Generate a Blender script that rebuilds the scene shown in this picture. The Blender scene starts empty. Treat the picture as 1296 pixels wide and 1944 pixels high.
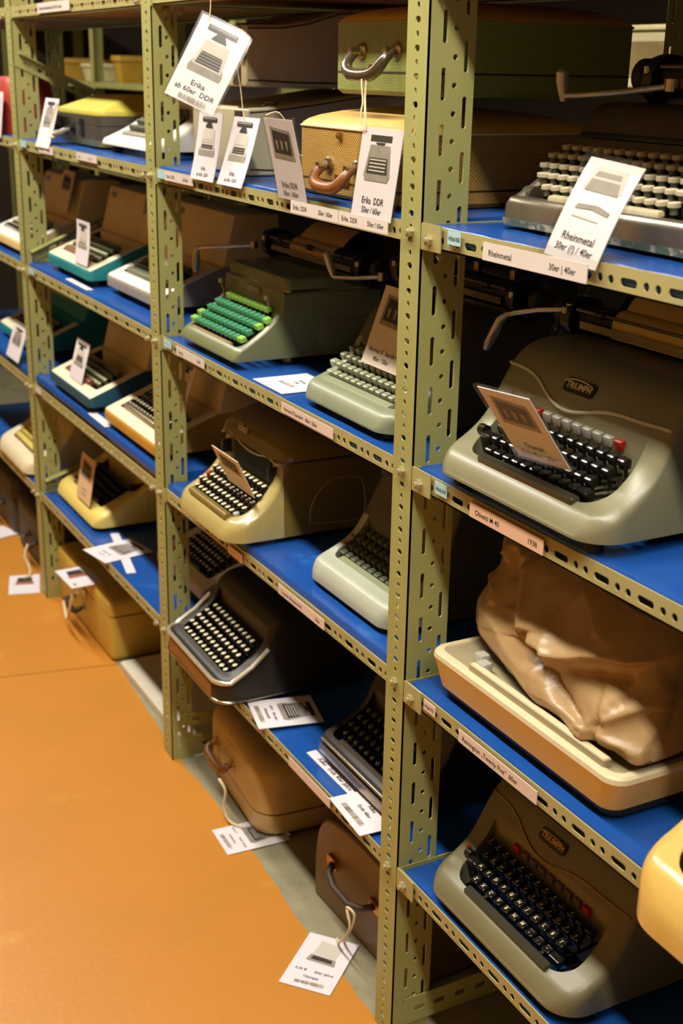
import bpy, bmesh, math, random
from mathutils import Vector, Matrix
random.seed(7)
scene = bpy.context.scene
COL = scene.collection
R = math.radians

# ---------------------------------------------------------------- camera, world, light, exposure
cam_d = bpy.data.cameras.new('camera'); cam = bpy.data.objects.new('camera', cam_d); COL.objects.link(cam)
cam_d.sensor_fit = 'VERTICAL'; cam_d.sensor_height = 36.0; cam_d.sensor_width = 24.0
cam_d.lens = 2414.06 / 1944.0 * 36.0
cam_d.clip_start = 0.02
cam.matrix_world = (Matrix.Translation((1.43664, -0.88205, 1.50314)) @ Matrix.Rotation(1.0777511, 4, 'Z')
                    @ Matrix.Rotation(1.2362850, 4, 'X') @ Matrix.Rotation(0.0191459, 4, 'Z'))
cam_d.dof.use_dof = True; cam_d.dof.focus_distance = 1.75; cam_d.dof.aperture_fstop = 6.0
scene.camera = cam

world = bpy.data.worlds.new('world'); scene.world = world; world.use_nodes = True
wb = world.node_tree.nodes['Background']; wb.inputs[0].default_value = (1.0, 0.72, 0.42, 1); wb.inputs[1].default_value = 0.04

def lamp(name, loc, sx, sy, power, col, rot=(0, 0, 0)):
    d = bpy.data.lights.new(name, 'AREA'); d.shape = 'RECTANGLE'; d.size = sx; d.size_y = sy
    d.energy = power; d.color = col
    o = bpy.data.objects.new(name, d); COL.objects.link(o); o.location = loc; o.rotation_euler = rot
    return o
WARM = (1.0, 0.93, 0.82)
for k, (lx, pw) in enumerate(((-3.5, 30), (-2.1, 34), (-0.7, 34), (0.7, 34), (2.1, 26))):
    lamp('aisle_tube_lamp', (lx, -0.62, 2.66), 1.25, 0.13, pw, WARM)
lamp('rear_fill_lamp', (-0.9, 1.0, 2.55), 1.2, 0.13, 7, (1.0, 0.80, 0.52)); lamp('rear_fill_lamp', (-3.9, .58, 2.5), 1.2, 0.13, 3, (1.0, 0.80, 0.52))  # unseen fill lamps, added to brighten the objects behind the rack

vs = scene.view_settings
scene.display_settings.display_device = 'sRGB'
vs.view_transform = 'Standard'; vs.look = 'None'; vs.gamma = 1.0; vs.use_curve_mapping = False
vs.exposure = 0.24

# ---------------------------------------------------------------- materials
def lin(h):
    if isinstance(h, str):
        h = h.lstrip('#'); c = [int(h[i:i + 2], 16) / 255 for i in (0, 2, 4)]
    else: c = h
    return tuple(x / 12.92 if x <= 0.04045 else ((x + 0.055) / 1.055) ** 2.4 for x in c)
def mat(name, col, rough=0.5, metal=0.0, var=0.12, vscale=14.0, bump=0.0, bscale=200.0, spec=0.5, weave=0.0, wscale=300.0, dirt=None, coat=0.0):
    m = bpy.data.materials.new(name); m.use_nodes = True
    nt = m.node_tree; N = nt.nodes; L = nt.links
    b = N['Principled BSDF']; c = lin(col)
    b.inputs['Roughness'].default_value = rough; b.inputs['Metallic'].default_value = metal
    b.inputs['Specular IOR Level'].default_value = spec
    b.inputs['Coat Weight'].default_value = coat
    tc = N.new('ShaderNodeTexCoord')
    nz = N.new('ShaderNodeTexNoise'); nz.inputs['Scale'].default_value = vscale; nz.inputs['Detail'].default_value = 5
    L.new(tc.outputs['Object'], nz.inputs['Vector'])
    rp = N.new('ShaderNodeValToRGB')
    rp.color_ramp.elements[0].position = 0.3; rp.color_ramp.elements[1].position = 0.7
    rp.color_ramp.elements[0].color = tuple(x * (1 - var) for x in c) + (1,)
    rp.color_ramp.elements[1].color = tuple(min(1, x * (1 + var)) for x in c) + (1,)
    L.new(nz.outputs['Fac'], rp.inputs['Fac'])
    out = rp.outputs['Color']
    if dirt:
        dcol, thr, dsc = dirt
        n2 = N.new('ShaderNodeTexNoise'); n2.inputs['Scale'].default_value = dsc; n2.inputs['Detail'].default_value = 8; n2.inputs['Roughness'].default_value = 0.65
        L.new(tc.outputs['Object'], n2.inputs['Vector'])
        r2 = N.new('ShaderNodeValToRGB'); r2.color_ramp.elements[0].position = thr; r2.color_ramp.elements[1].position = min(1, thr + 0.1)
        L.new(n2.outputs['Fac'], r2.inputs['Fac'])
        mx = N.new('ShaderNodeMixRGB'); mx.inputs['Color2'].default_value = lin(dcol) + (1,)
        L.new(r2.outputs['Color'], mx.inputs['Fac']); L.new(out, mx.inputs['Color1']); out = mx.outputs['Color']
    hgt = None
    if weave > 0:
        w1 = N.new('ShaderNodeTexWave'); w1.bands_direction = 'DIAGONAL'; w1.inputs['Scale'].default_value = wscale
        mp = N.new('ShaderNodeMapping'); mp.inputs['Rotation'].default_value = (0, R(90), R(90))
        w2 = N.new('ShaderNodeTexWave'); w2.bands_direction = 'DIAGONAL'; w2.inputs['Scale'].default_value = wscale
        L.new(tc.outputs['Object'], w1.inputs['Vector']); L.new(tc.outputs['Object'], mp.inputs['Vector']); L.new(mp.outputs['Vector'], w2.inputs['Vector'])
        mu = N.new('ShaderNodeMath'); mu.operation = 'MULTIPLY'
        L.new(w1.outputs['Fac'], mu.inputs[0]); L.new(w2.outputs['Fac'], mu.inputs[1])
        mx = N.new('ShaderNodeMixRGB'); mx.blend_type = 'MULTIPLY'; mx.inputs['Fac'].default_value = weave
        L.new(out, mx.inputs['Color1']); L.new(mu.outputs[0], mx.inputs['Color2']); out = mx.outputs['Color']
        hgt = mu.outputs[0]
    L.new(out, b.inputs['Base Color'])
    if bump > 0:
        if hgt is None:
            nb = N.new('ShaderNodeTexNoise'); nb.inputs['Scale'].default_value = bscale; nb.inputs['Detail'].default_value = 3
            L.new(tc.outputs['Object'], nb.inputs['Vector']); hgt = nb.outputs['Fac']
        bp = N.new('ShaderNodeBump'); bp.inputs['Strength'].default_value = bump; bp.inputs['Distance'].default_value = 0.002
        L.new(hgt, bp.inputs['Height']); L.new(bp.outputs['Normal'], b.inputs['Normal'])
    return m
M = {}
def mk(k, *a, **kw): M[k] = mat(k, *a, **kw); return M[k]
mk('steel_green', '#9c9c5e', 0.45, var=0.06, vscale=9, bump=0.04, bscale=500, dirt=('#6b6a45', 0.66, 22))
mk('steel_beam', '#a39c66', 0.45, var=0.07, vscale=11, dirt=('#7a6844', 0.64, 16))
mk('bolt', '#b0a67c', 0.35, 0.4)
mk('wood_board', '#9a6a3a', 0.6, var=0.2, vscale=6, bump=0.1, bscale=60)
mk('blue_film', '#1a4c98', 0.28, var=0.10, vscale=7, bump=0.10, bscale=18, dirt=('#2f64ae', 0.58, 7))
mk('floor_paint', '#bb7c2a', 0.42, var=0.05, vscale=3, bump=0.22, bscale=70, dirt=('#c48834', 0.6, 5))
mk('concrete', '#8a8468', 0.85, var=0.2, vscale=12, bump=0.4, bscale=60)
mk('plaster', '#75623f', 0.9)
mk('far_row', '#80602f', 0.9, var=0.2, vscale=3)
mk('ceiling_paint', '#7a6a4c', 0.9)
mk('dark_wall', '#2c2216', 0.9)
mk('card', '#dcd6da', 0.45, var=0.02)
mk('card_bounce_tan', '#ddd0c0', 0.45, var=0.03)  # white card with warm floor bounce put into its colour
mk('card_bounce_orange', '#d9b98e', 0.5, var=0.05)  # also white card, with a deeper orange bounce tint painted in
mk('ink', '#2c2820', 0.6, var=0.0)
mk('ink_grey', '#8d877c', 0.6, var=0.1, vscale=60)
mk('ink_light', '#c2bcb0', 0.6, var=0.05)
mk('ink_red', '#a3563c', 0.6)
mk('barcode', '#7c6d48', 0.6)
mk('label_white', '#d8cfc6', 0.35, var=0.02)
mk('label_blue', '#a9d0d4', 0.35, var=0.02)
mk('label_pink', '#d8c4b4', 0.4, var=0.03)
mk('label_bounce_orange', '#d9b597', 0.4, var=0.03)  # white label stock, tinted for the orange light off the floor
mk('string', '#d3c19a', 0.9, var=0.1, vscale=300)
mk('chrome', '#b9ae98', 0.22, 1.0, var=0.05)
mk('dull_metal', '#8a7d64', 0.35, 0.9, var=0.12, vscale=40)
mk('brass', '#b98b3c', 0.3, 0.9)
mk('black', '#15130f', 0.35, var=0.1)
mk('black_matte', '#16140f', 0.75, var=0.1)
mk('rubber', '#1c1a15', 0.6)
mk('key_black', '#1a1813', 0.18, var=0.1, coat=0.3)
mk('bar_taupe', '#8a7650', 0.35)
mk('key_bar', '#3a362a', 0.22, var=0.1, coat=0.3)
mk('key_face', '#cfc6a0', 0.3, var=0.15, vscale=60)
mk('key_cream', '#b3a98a', 0.4, var=0.1, vscale=40)
mk('key_sage', '#8b8f70', 0.35, var=0.06)
mk('key_moss', '#5c6148', 0.4, var=0.08)
mk('key_green', '#3f8a62', 0.35, var=0.1, vscale=30)
mk('key_lime', '#8bbf4e', 0.35, var=0.08)
mk('key_grey', '#a9a698', 0.35, var=0.05)
mk('key_brown', '#63503c', 0.35)
mk('key_red', '#a32418', 0.35)
mk('key_yellow', '#d8bf55', 0.4)
mk('stalk', '#3a352a', 0.35, 0.7)
mk('paint_triumph', '#7d7a5c', 0.33, var=0.06, bump=0.05, bscale=700)
mk('paint_triumph_dark', '#6f6a4c', 0.36, var=0.06, bump=0.05, bscale=700)
mk('paint_siemag', '#6f7350', 0.3, var=0.06, bump=0.03, bscale=600, dirt=('#5f6046', 0.66, 14))
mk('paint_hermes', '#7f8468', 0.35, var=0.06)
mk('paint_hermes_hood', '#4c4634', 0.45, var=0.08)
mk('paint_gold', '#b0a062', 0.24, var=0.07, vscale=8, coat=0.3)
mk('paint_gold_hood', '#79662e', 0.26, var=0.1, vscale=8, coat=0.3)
mk('paint_pale', '#a4a894', 0.4, var=0.06, dirt=('#8a8463', 0.66, 30))
mk('paint_black', '#26211a', 0.4, var=0.15, vscale=20, bump=0.08, bscale=500)
mk('paint_rhein', '#3e3628', 0.5, var=0.1, bump=0.1, bscale=500)
mk('chrome_worn', '#9c9384', 0.3, 0.85, var=0.15, vscale=25, dirt=('#6b6454', 0.6, 30))
mk('paint_chip', '#5b6a58', 0.5, var=0.1, dirt=('#bdb39a', 0.52, 60))
mk('cream', '#d9cfae', 0.4, var=0.04)
mk('white_plastic', '#ded8cc', 0.4, var=0.03)
mk('teal', '#1f7f80', 0.45, var=0.06)
mk('navy', '#1f4a5c', 0.45, var=0.06)
mk('grey_plastic', '#8c867a', 0.5, var=0.05)
mk('tan_bounce_plastic', '#dcbf82', 0.55, var=0.06)  # lid plastic, its tan tint stands in for warm bounce
mk('khaki_bounce_plastic', '#d0b87c', 0.55, var=0.06)  # lid plastic again, warm bounce carried in a more muted tint
mk('yellow_cream', '#d6c266', 0.4, var=0.04)
mk('yellow_cream_hood', '#c9b65c', 0.45, var=0.06)
mk('ochre_plastic', '#b8862e', 0.45, var=0.05)
mk('maroon', '#6b3326', 0.45)
mk('yellow_case', '#b7ad45', 0.45, var=0.06)
mk('mustard_case', '#c4a646', 0.5, var=0.08, bump=0.1, bscale=250)
mk('tan_case', '#b2955a', 0.42, var=0.08, bump=0.1, bscale=300)
mk('brown_case', '#6b5228', 0.42, var=0.14, bump=0.1, bscale=300)
mk('dark_case', '#3e372d', 0.6, var=0.1, bump=0.15, bscale=250)
mk('woven_gold', '#cfa24a', 0.5, var=0.1, weave=0.5, wscale=110, bump=0.5)
mk('woven_green', '#9aa44e', 0.5, var=0.05, weave=0.45, wscale=120, bump=0.4)
mk('woven_top', '#c7a55c', 0.45, var=0.18, vscale=10)
mk('olive_leather', '#453a26', 0.22, var=0.08)
mk('taupe_case', '#b3a47c', 0.5, var=0.06, bump=0.1, bscale=400)
mk('grey_case', '#b0a888', 0.5, var=0.06, bump=0.1, bscale=400)
mk('leather_brown', '#7a4a22', 0.38, var=0.15, vscale=25)
mk('leather_dark', '#3a2c1e', 0.5, var=0.1)
mk('dust_cover', '#a1845a', 0.32, var=0.05, vscale=6)
mk('ochre_gloss', '#d0aa58', 0.26, var=0.04, coat=0.4)
mk('remi_top', '#cfc09a', 0.45, var=0.03)
mk('remi_side', '#d8ac4c', 0.4, var=0.04)
mk('remi_deck', '#9b8f6e', 0.5, var=0.04)
mk('paper_brown', '#d0a468', 0.7, var=0.06)
mk('paper_yellow', '#e0bb66', 0.7, var=0.06)
mk('red_box', '#9c2f1c', 0.5)
mk('white_shelf', '#cfc8b4', 0.5, var=0.05)
mk('crate_yellow', '#b08a2c', 0.5)
mk('cream_frame', '#d9cfa0', 0.5)
mk('picture', '#8f7c4c', 0.5, var=0.4, vscale=8)
mk('lever_metal', '#cfc6b0', 0.28, 0.6)
mk('trim_bright', '#cfc8ac', 0.3, 0.25)
mk('letter_gold', '#c59a4a', 0.4, 0.3)
mk('letter_cream', '#d9cba0', 0.4)
mk('sage_label', '#bdb88c', 0.5)
def clear_film():
    m = bpy.data.materials.new('clear_film'); m.use_nodes = True; nt = m.node_tree; nt.nodes.clear()
    o = nt.nodes.new('ShaderNodeOutputMaterial'); t = nt.nodes.new('ShaderNodeBsdfTransparent'); g = nt.nodes.new('ShaderNodeBsdfGlossy')
    t.inputs[0].default_value = (0.93, 0.93, 0.9, 1); g.inputs['Roughness'].default_value = 0.15
    x = nt.nodes.new('ShaderNodeMixShader'); x.inputs[0].default_value = 0.06
    nt.links.new(t.outputs[0], x.inputs[1]); nt.links.new(g.outputs[0], x.inputs[2]); nt.links.new(x.outputs[0], o.inputs[0])
    M['clear_film'] = m
clear_film()

# ---------------------------------------------------------------- mesh helpers
class MB:
    def __init__(s): s.v = []; s.f = []; s.m = []; s.mats = []
    def mi(s, k):
        if k not in s.mats: s.mats.append(k)
        return s.mats.index(k)
    def add(s, vs, fs, k):
        o = len(s.v); s.v += [tuple(p) for p in vs]; i = s.mi(k)
        for f in fs: s.f.append(tuple(a + o for a in f)); s.m.append(i)
        return s
    def box(s, x0, x1, y0, y1, z0, z1, k):
        v = [(x, y, z) for z in (z0, z1) for y in (y0, y1) for x in (x0, x1)]
        return s.add(v, [(0, 2, 3, 1), (4, 5, 7, 6), (0, 1, 5, 4), (2, 6, 7, 3), (0, 4, 6, 2), (1, 3, 7, 5)], k)
    def loft(s, rings, k, cap=True, closed=True):
        n = len(rings[0]); v = [p for r in rings for p in r]; f = []
        for i in range(len(rings) - 1):
            for j in range(n if closed else n - 1):
                a = i * n + j; b = i * n + (j + 1) % n
                f.append((a, b, b + n, a + n))
        if cap:
            f.append(tuple(range(n))[::-1]); f.append(tuple(range((len(rings) - 1) * n, len(rings) * n)))
        return s.add(v, f, k)
    def rr(s, levels, k, n=4, cap=True):
        # levels: (z, half_x, half_y, corner radius, cx, cy)
        rings = []
        for L in levels:
            z, hx, hy, rc = L[:4]; cx, cy = (L[4], L[5]) if len(L) > 4 else (0, 0)
            rc = max(1e-5, min(rc, hx, hy)); r = []
            for q, (sx, sy) in enumerate(((1, 1), (-1, 1), (-1, -1), (1, -1))):
                for t in range(n + 1):
                    a = math.pi / 2 * (q + t / n)
                    r.append((cx + sx * (hx - rc) + rc * math.cos(a), cy + sy * (hy - rc) + rc * math.sin(a), z))
            rings.append(r)
        return s.loft(rings, k, cap)
    def tube(s, pts, r, k, n=8, cap=True):
        pts = [Vector(p) for p in pts]; rings = []; up = None
        for i, p in enumerate(pts):
            t = (pts[min(i + 1, len(pts) - 1)] - pts[max(i - 1, 0)]).normalized()
            if up is None:
                up = Vector((0, 0, 1)) if abs(t.z) < 0.9 else Vector((1, 0, 0))
            a = t.cross(up).normalized(); b = a.cross(t).normalized(); up = b
            rr = r[i] if isinstance(r, (list, tuple)) else r
            ra, rb = rr if isinstance(rr, (list, tuple)) else (rr, rr)
            rings.append([p + a * ra * math.cos(2 * math.pi * j / n) + b * rb * math.sin(2 * math.pi * j / n) for j in range(n)])
        return s.loft(rings, k, cap)
    def cyl(s, p0, p1, r, k, n=16): return s.tube([p0, p1], r, k, n)
    def prism(s, prof, axis, a0, a1, k):
        n = len(prof); V = []
        for a in (a0, a1):
            for (p, q) in prof:
                V.append({'x': (a, p, q), 'y': (p, a, q), 'z': (p, q, a)}[axis])
        f = [(i, (i + 1) % n, n + (i + 1) % n, n + i) for i in range(n)]
        f += [tuple(range(n))[::-1], tuple(range(n, 2 * n))]
        return s.add(V, f, k)
    def mesh(s, name, smooth=35, bevel=0.0, seg=2):
        me = bpy.data.meshes.new(name); me.from_pydata(s.v, [], s.f)
        for k in s.mats: me.materials.append(M[k])
        me.polygons.foreach_set('material_index', s.m)
        bm = bmesh.new(); bm.from_mesh(me)
        bmesh.ops.recalc_face_normals(bm, faces=bm.faces)
        if bevel > 0:
            es = [e for e in bm.edges if len(e.link_faces) == 2 and e.calc_face_angle(0) > R(30)]
            bmesh.ops.bevel(bm, geom=es, offset=bevel, segments=seg, affect='EDGES', profile=0.6)
        bm.to_mesh(me); bm.free()
        if smooth:
            me.polygons.foreach_set('use_smooth', [True] * len(me.polygons)); me.set_sharp_from_angle(angle=R(smooth))
        me.update(); return me

def link(name, me, parent=None, loc=None, rot=None, mw=None):
    o = bpy.data.objects.new(name, me); COL.objects.link(o)
    if parent is not None: o.parent = parent
    if loc is not None: o.location = loc
    if rot is not None: o.rotation_euler = rot
    if mw is not None: o.matrix_local = mw
    return o
def tag(o, label=None, cat=None, group=None, kind=None):
    if label: o['label'] = label
    if cat: o['category'] = cat
    if group: o['group'] = group
    if kind: o['kind'] = kind
    return o
def thing(name, label, cat, loc, rz=0, group=None, mw=None):
    o = bpy.data.objects.new(name, None); COL.objects.link(o); o.empty_display_size = 0.05
    if mw is not None: o.matrix_world = mw
    else: o.location = loc; o.rotation_euler = (0, 0, rz)
    return tag(o, label, cat, group)

_txt = {}
def text_data(s, size, align='LEFT', bold=0.0, squeeze=1.0):
    key = (s, size, align, bold, squeeze)
    if key in _txt: return _txt[key]
    cu = bpy.data.curves.new('lettering', 'FONT'); cu.body = s; cu.size = size; cu.align_x = align; cu.resolution_u = 2; cu.offset = bold * size
    ob = bpy.data.objects.new('lettering', cu); COL.objects.link(ob)
    dg = bpy.context.evaluated_depsgraph_get(); me = bpy.data.meshes.new_from_object(ob.evaluated_get(dg))
    v = [(p.co.x * squeeze, p.co.y, 0.0) for p in me.vertices]; f = [tuple(p.vertices) for p in me.polygons]
    bpy.data.objects.remove(ob); bpy.data.curves.remove(cu); bpy.data.meshes.remove(me)
    _txt[key] = (v, f); return _txt[key]
def put_text(mb, s, x, y, size, k, align='LEFT', bold=0.0, z=0.0, squeeze=1.0, fn=None):
    v, f = text_data(s, size, align, bold, squeeze)
    mb.add([(p[0] + x, p[1] + y, z) for p in v], f, k)

# ---------------------------------------------------------------- the setting
def struct(name, mb, smooth=0, bevel=0.0): return tag(link(name, mb.mesh(name, smooth, bevel)), kind='structure')
b = MB(); b.box(-5.2, 3.2, -2.4, 3.4, -0.12, 0.0, 'concrete'); struct('floor', b)
# painted aisle: its ragged edge runs just under the front of the rack; a welded joint crosses it
edge = [(-5.2, .07), (-2.95, .062), (-2.44, .058), (-2.0, .052), (-1.5, .046), (-1.25, .03), (-1.0, .016), (-0.8, .02), (-0.6, .018), (-0.36, .004), (-0.2, .006), (-0.06, .003), (0.3, .006), (3.2, .01)]
pts = []
for i in range(len(edge) - 1):
    (x0, y0), (x1, y1) = edge[i], edge[i + 1]; n = max(2, int((x1 - x0) / 0.025))
    for j in range(n):
        t = j / n; pts.append((x0 + (x1 - x0) * t, y0 + (y1 - y0) * t + random.uniform(-.0016, .0016)))
pts.append(edge[-1])
def coat_piece(name, xa, xb):
    b = MB(); P = [p for p in pts if xa < p[0] < xb]
    def ye(x):
        for (x0, y0), (x1, y1) in zip(edge, edge[1:]):
            if x0 <= x <= x1: return y0 + (y1 - y0) * (x - x0) / (x1 - x0)
        return 0.0
    def xs(x, y): return x + (0.2 * (y - .02) if abs(x + 1.53) < .02 else 0)      # the joint runs a little askew
    ring = [(xs(xa, -2.4), -2.4), (xs(xb, -2.4), -2.4), (xb, ye(xb))] + P[::-1] + [(xa, ye(xa))]
    b.prism(ring, 'z', 0.0, 0.0022, 'floor_paint')
    return struct(name, b)
coat_piece('floor_paint', -5.2, -1.532); coat_piece('floor_paint', -1.528, 3.2)
b = MB(); b.box(-5.2, 3.2, -1.75, -1.65, 0, 2.75, 'far_row'); struct('wall_front', b)
b = MB(); b.box(-5.2, 3.2, 3.4, 3.5, 0, 2.75, 'dark_wall'); struct('wall_back', b)
b = MB(); b.box(-5.3, -5.2, -2.5, 3.5, 0, 2.75, 'dark_wall'); struct('wall_left', b)
b = MB(); b.box(3.2, 3.3, -2.5, 3.5, 0, 2.75, 'plaster'); struct('wall_right', b)
b = MB(); b.box(-5.3, 3.3, -2.5, 3.5, 2.75, 2.85, 'ceiling_paint'); struct('ceiling', b)

# ---------------------------------------------------------------- perforated steel
def hole_ring(uc, vc, hu, hv, n=12):
    r = min(hu, hv); P = []
    for i in range(n):
        a = R(15 + 30 * i); c, s_ = math.cos(a), math.sin(a)
        P.append((uc + r * c + (hu - r) * (1 if c > 0 else -1), vc + r * s_ + (hv - r) * (1 if s_ > 0 else -1)))
    return P
def rect_ring(u0, u1, v0, v1):
    def L(a, b, t): return a + (b - a) * t
    t1, t2 = 1 / 3, 2 / 3
    return [(u1, L(v0, v1, t2)), (u1, v1), (L(u0, u1, t2), v1), (L(u0, u1, t1), v1), (u0, v1), (u0, L(v0, v1, t2)),
            (u0, L(v0, v1, t1)), (u0, v0), (L(u0, u1, t1), v0), (L(u0, u1, t2), v0), (u1, v0), (u1, L(v0, v1, t1))]
def perforated(mb, fr, cols, th, k):
    """fr(u, v, w) -> point; cols: (u0, u1, [(vc, hu, hv)...] sorted by v, v0, v1)"""
    for (u0, u1, hs, v0, v1) in cols:
        uc = (u0 + u1) / 2
        cuts = [v0] + [(hs[i][0] + hs[i][2] + hs[i + 1][0] - hs[i + 1][2]) / 2 for i in range(len(hs) - 1)] + [v1]
        if not hs:
            cuts = [v0, v1]
            for w in (0, th): mb.add([fr(u0, v0, w), fr(u1, v0, w), fr(u1, v1, w), fr(u0, v1, w)], [(0, 1, 2, 3)], k)
        for i, (vc, hu, hv) in enumerate(hs):
            A = rect_ring(u0, u1, cuts[i], cuts[i + 1]); H = hole_ring(uc, vc, hu, hv); n = 12
            V = [fr(p[0], p[1], 0) for p in A] + [fr(p[0], p[1], 0) for p in H] + [fr(p[0], p[1], th) for p in A] + [fr(p[0], p[1], th) for p in H]
            F = []
            for j in range(n):
                q = (j + 1) % n
                F += [(j, q, n + q, n + j), (2 * n + j, 3 * n + j, 3 * n + q, 2 * n + q), (n + j, n + q, 3 * n + q, 3 * n + j)]
            mb.add(V, F, k)
    U0 = min(c[0] for c in cols); U1 = max(c[1] for c in cols); V0 = cols[0][3]; V1 = cols[0][4]
    c = [(U0, V0), (U1, V0), (U1, V1), (U0, V1)]
    V = [fr(p[0], p[1], 0) for p in c] + [fr(p[0], p[1], th) for p in c]
    mb.add(V, [(i, (i + 1) % 4, 4 + (i + 1) % 4, 4 + i) for i in range(4)], k)

def bolt_mesh():
    b = MB(); n = 6
    rings = [[(.0075 * math.cos(R(60 * i + 10)), y, .0075 * math.sin(R(60 * i + 10))) for i in range(6)] for y in (0, -.006)]
    b.loft(rings, 'bolt'); b.cyl((0, -.006, 0), (0, -.010, 0), .0042, 'bolt', 10)
    return b.mesh('bolt', 30)
BOLT = bolt_mesh()
def bolt(parent, p, rz=0.0): return link('bolt', BOLT, parent, p, (0, 0, rz))

# ---------------------------------------------------------------- the rack
XA, XB, XC, XD = 0.0, -1.0, -2.0446, -3.09
LIP = [1.2875, .9575, .6290, .3075]; LIPH = .028; TOPZ = 2.15
DEPTH = 0.44
rack = thing('shelving_rack', 'long pale green rack of slotted steel angles with blue shelves full of typewriters', 'shelving rack', (0, 0, 0))

def upright(x, depth, front=True, wf=.053, label=None):
    b = MB(); th = .0022
    hs = []; z = .018; i = 0
    while z < TOPZ - .02:
        hs.append((z, .0062, .0041) if i % 2 else (z, .0034, .0040)); z += .017; i += 1
    y0 = 0 if front else DEPTH; sg = 1 if front else -1
    fr = lambda u, v, w: (x - wf + u, y0 + sg * w, v)
    perforated(b, fr, [(0, .014, [], 0, TOPZ), (.014, wf - .016, hs, 0, TOPZ), (wf - .016, wf, [], 0, TOPZ)], th, 'steel_green')
    fs = lambda u, v, w: (x - w, y0 + sg * u, v)
    s1 = []; s2 = []; c1 = []; z = .05
    while z < TOPZ - .04:
        s1.append((z, .0034, .0200)); s2.append((z + .034, .0034, .0200)); c1.append((z - .0015, .0037, .0037)); c1.append((z + .0325, .0037, .0037)); z += .0685
    k = depth / .070
    c1 = [c for c in c1 if .02 < c[0] < TOPZ - .02]; s2 = [c for c in s2 if c[0] < TOPZ - .03]
    perforated(b, fs, [(0, .016 * k, [], 0, TOPZ), (.016 * k, .032 * k, s1, 0, TOPZ), (.032 * k, .049 * k, c1, 0, TOPZ), (.049 * k, .065 * k, s2, 0, TOPZ), (.065 * k, depth, [], 0, TOPZ)], th, 'steel_green')
    o = link('upright', b.mesh('upright', 30), rack)
    # foot plate on the floor
    f = MB(); f.box(x - wf + .003, x - .003, y0 + sg * .003 if front else y0 - .05, y0 + sg * .05 if front else y0 - .003, 0.0, .004, 'steel_green')
    link('foot_plate', f.mesh('foot_plate', 0), o)
    return o
ups = {}
for nm, x, dep in (('A', XA, .070), ('B', XB, .052), ('C', XC, .062), ('D', XD, .062), ('Z', 1.0, .07)):
    ups[nm] = upright(x, dep)
    upright(x, .06, front=False)
for nm, x in (('A', XA), ('B', XB), ('C', XC), ('D', XD)):
    for z in LIP: bolt(ups[nm], (x - .026, 0, z + .012 + (.004 if nm == 'A' else 0)))

def beam(x0, x1, z, y=.0026, back=False, s0=.262):
    b = MB(); th = .002; xs = x0 + .012
    while (s0 - xs) > 0: s0 -= .0742
    hs = []; x = s0
    while x < x1 - .02:
        for dx, hu in ((0, .0135), (.0275, .0048), (.0455, .0048)):
            if x0 + .018 < x + dx < x1 - .018: hs.append((x + dx, .0048, hu))
        x += .0742
    yy = y if not back else DEPTH - y; sg = 1 if not back else -1
    # u runs up the lip, v along the beam
    fr = lambda u, v, w: (v, yy + sg * w, z + u)
    perforated(b, fr, [(0, .006, [], x0, x1), (.006, .0185, hs, x0, x1), (.0185, LIPH, [], x0, x1)], th, 'steel_beam')
    fl = lambda u, v, w: (v, yy + sg * u, z + w)
    perforated(b, fl, [(0, .034, [], x0, x1)], th, 'steel_beam')
    return link('beam', b.mesh('beam', 30), rack)
BAYS = {'A': (XA + .0035, 1.0 - .056), 'B': (XB + .0035, XA - .004), 'C': (XC + .0035, XB - .004), 'D': (XD + .0035, XC - .004)}
BOARD = {'A': [1.317, .990, .660, .336], 'B': [1.322, .984, .672, .330], 'C': [1.319, .994, .685, .337], 'D': [1.319, .99, .68, .336]}
for nm, (x0, x1) in BAYS.items():
    for i, z in enumerate(LIP + [1.6125, .008]):
        low = z < .1
        if low: continue
        beam(x0, x1, z, s0=.260 if nm == 'A' else -.40)
        beam(x0, x1, z, back=True)
        top = BOARD[nm][i] if i < 4 else z + .026
        b = MB()
        # film-wrapped board with a slightly crumpled, soft front edge
        yf = .0055; n = 40; rings = []
        for j in range(n + 1):
            x = x0 + .006 + (x1 - x0 - .012) * j / n
            w = .0007 * math.sin(j * 1.7 + i) + .0005 * math.sin(j * .61 + i * 2)
            t = top - .0014 + w * .5
            rings.append([(x, yf + .004, top - .022), (x, yf, top - .018), (x, yf + w, t - .004), (x, yf + .003 + w, t), (x, .1, t), (x, .25, top - .0012), (x, DEPTH - .008, top - .0012), (x, DEPTH - .008, top - .022)])
        b.loft(rings, 'blue_film' if i < 4 else 'wood_board')
        o = link('shelf_board', b.mesh('shelf_board', 40), rack)
        if i == 4: tag(o, 'bare brown wooden shelf board')
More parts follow.
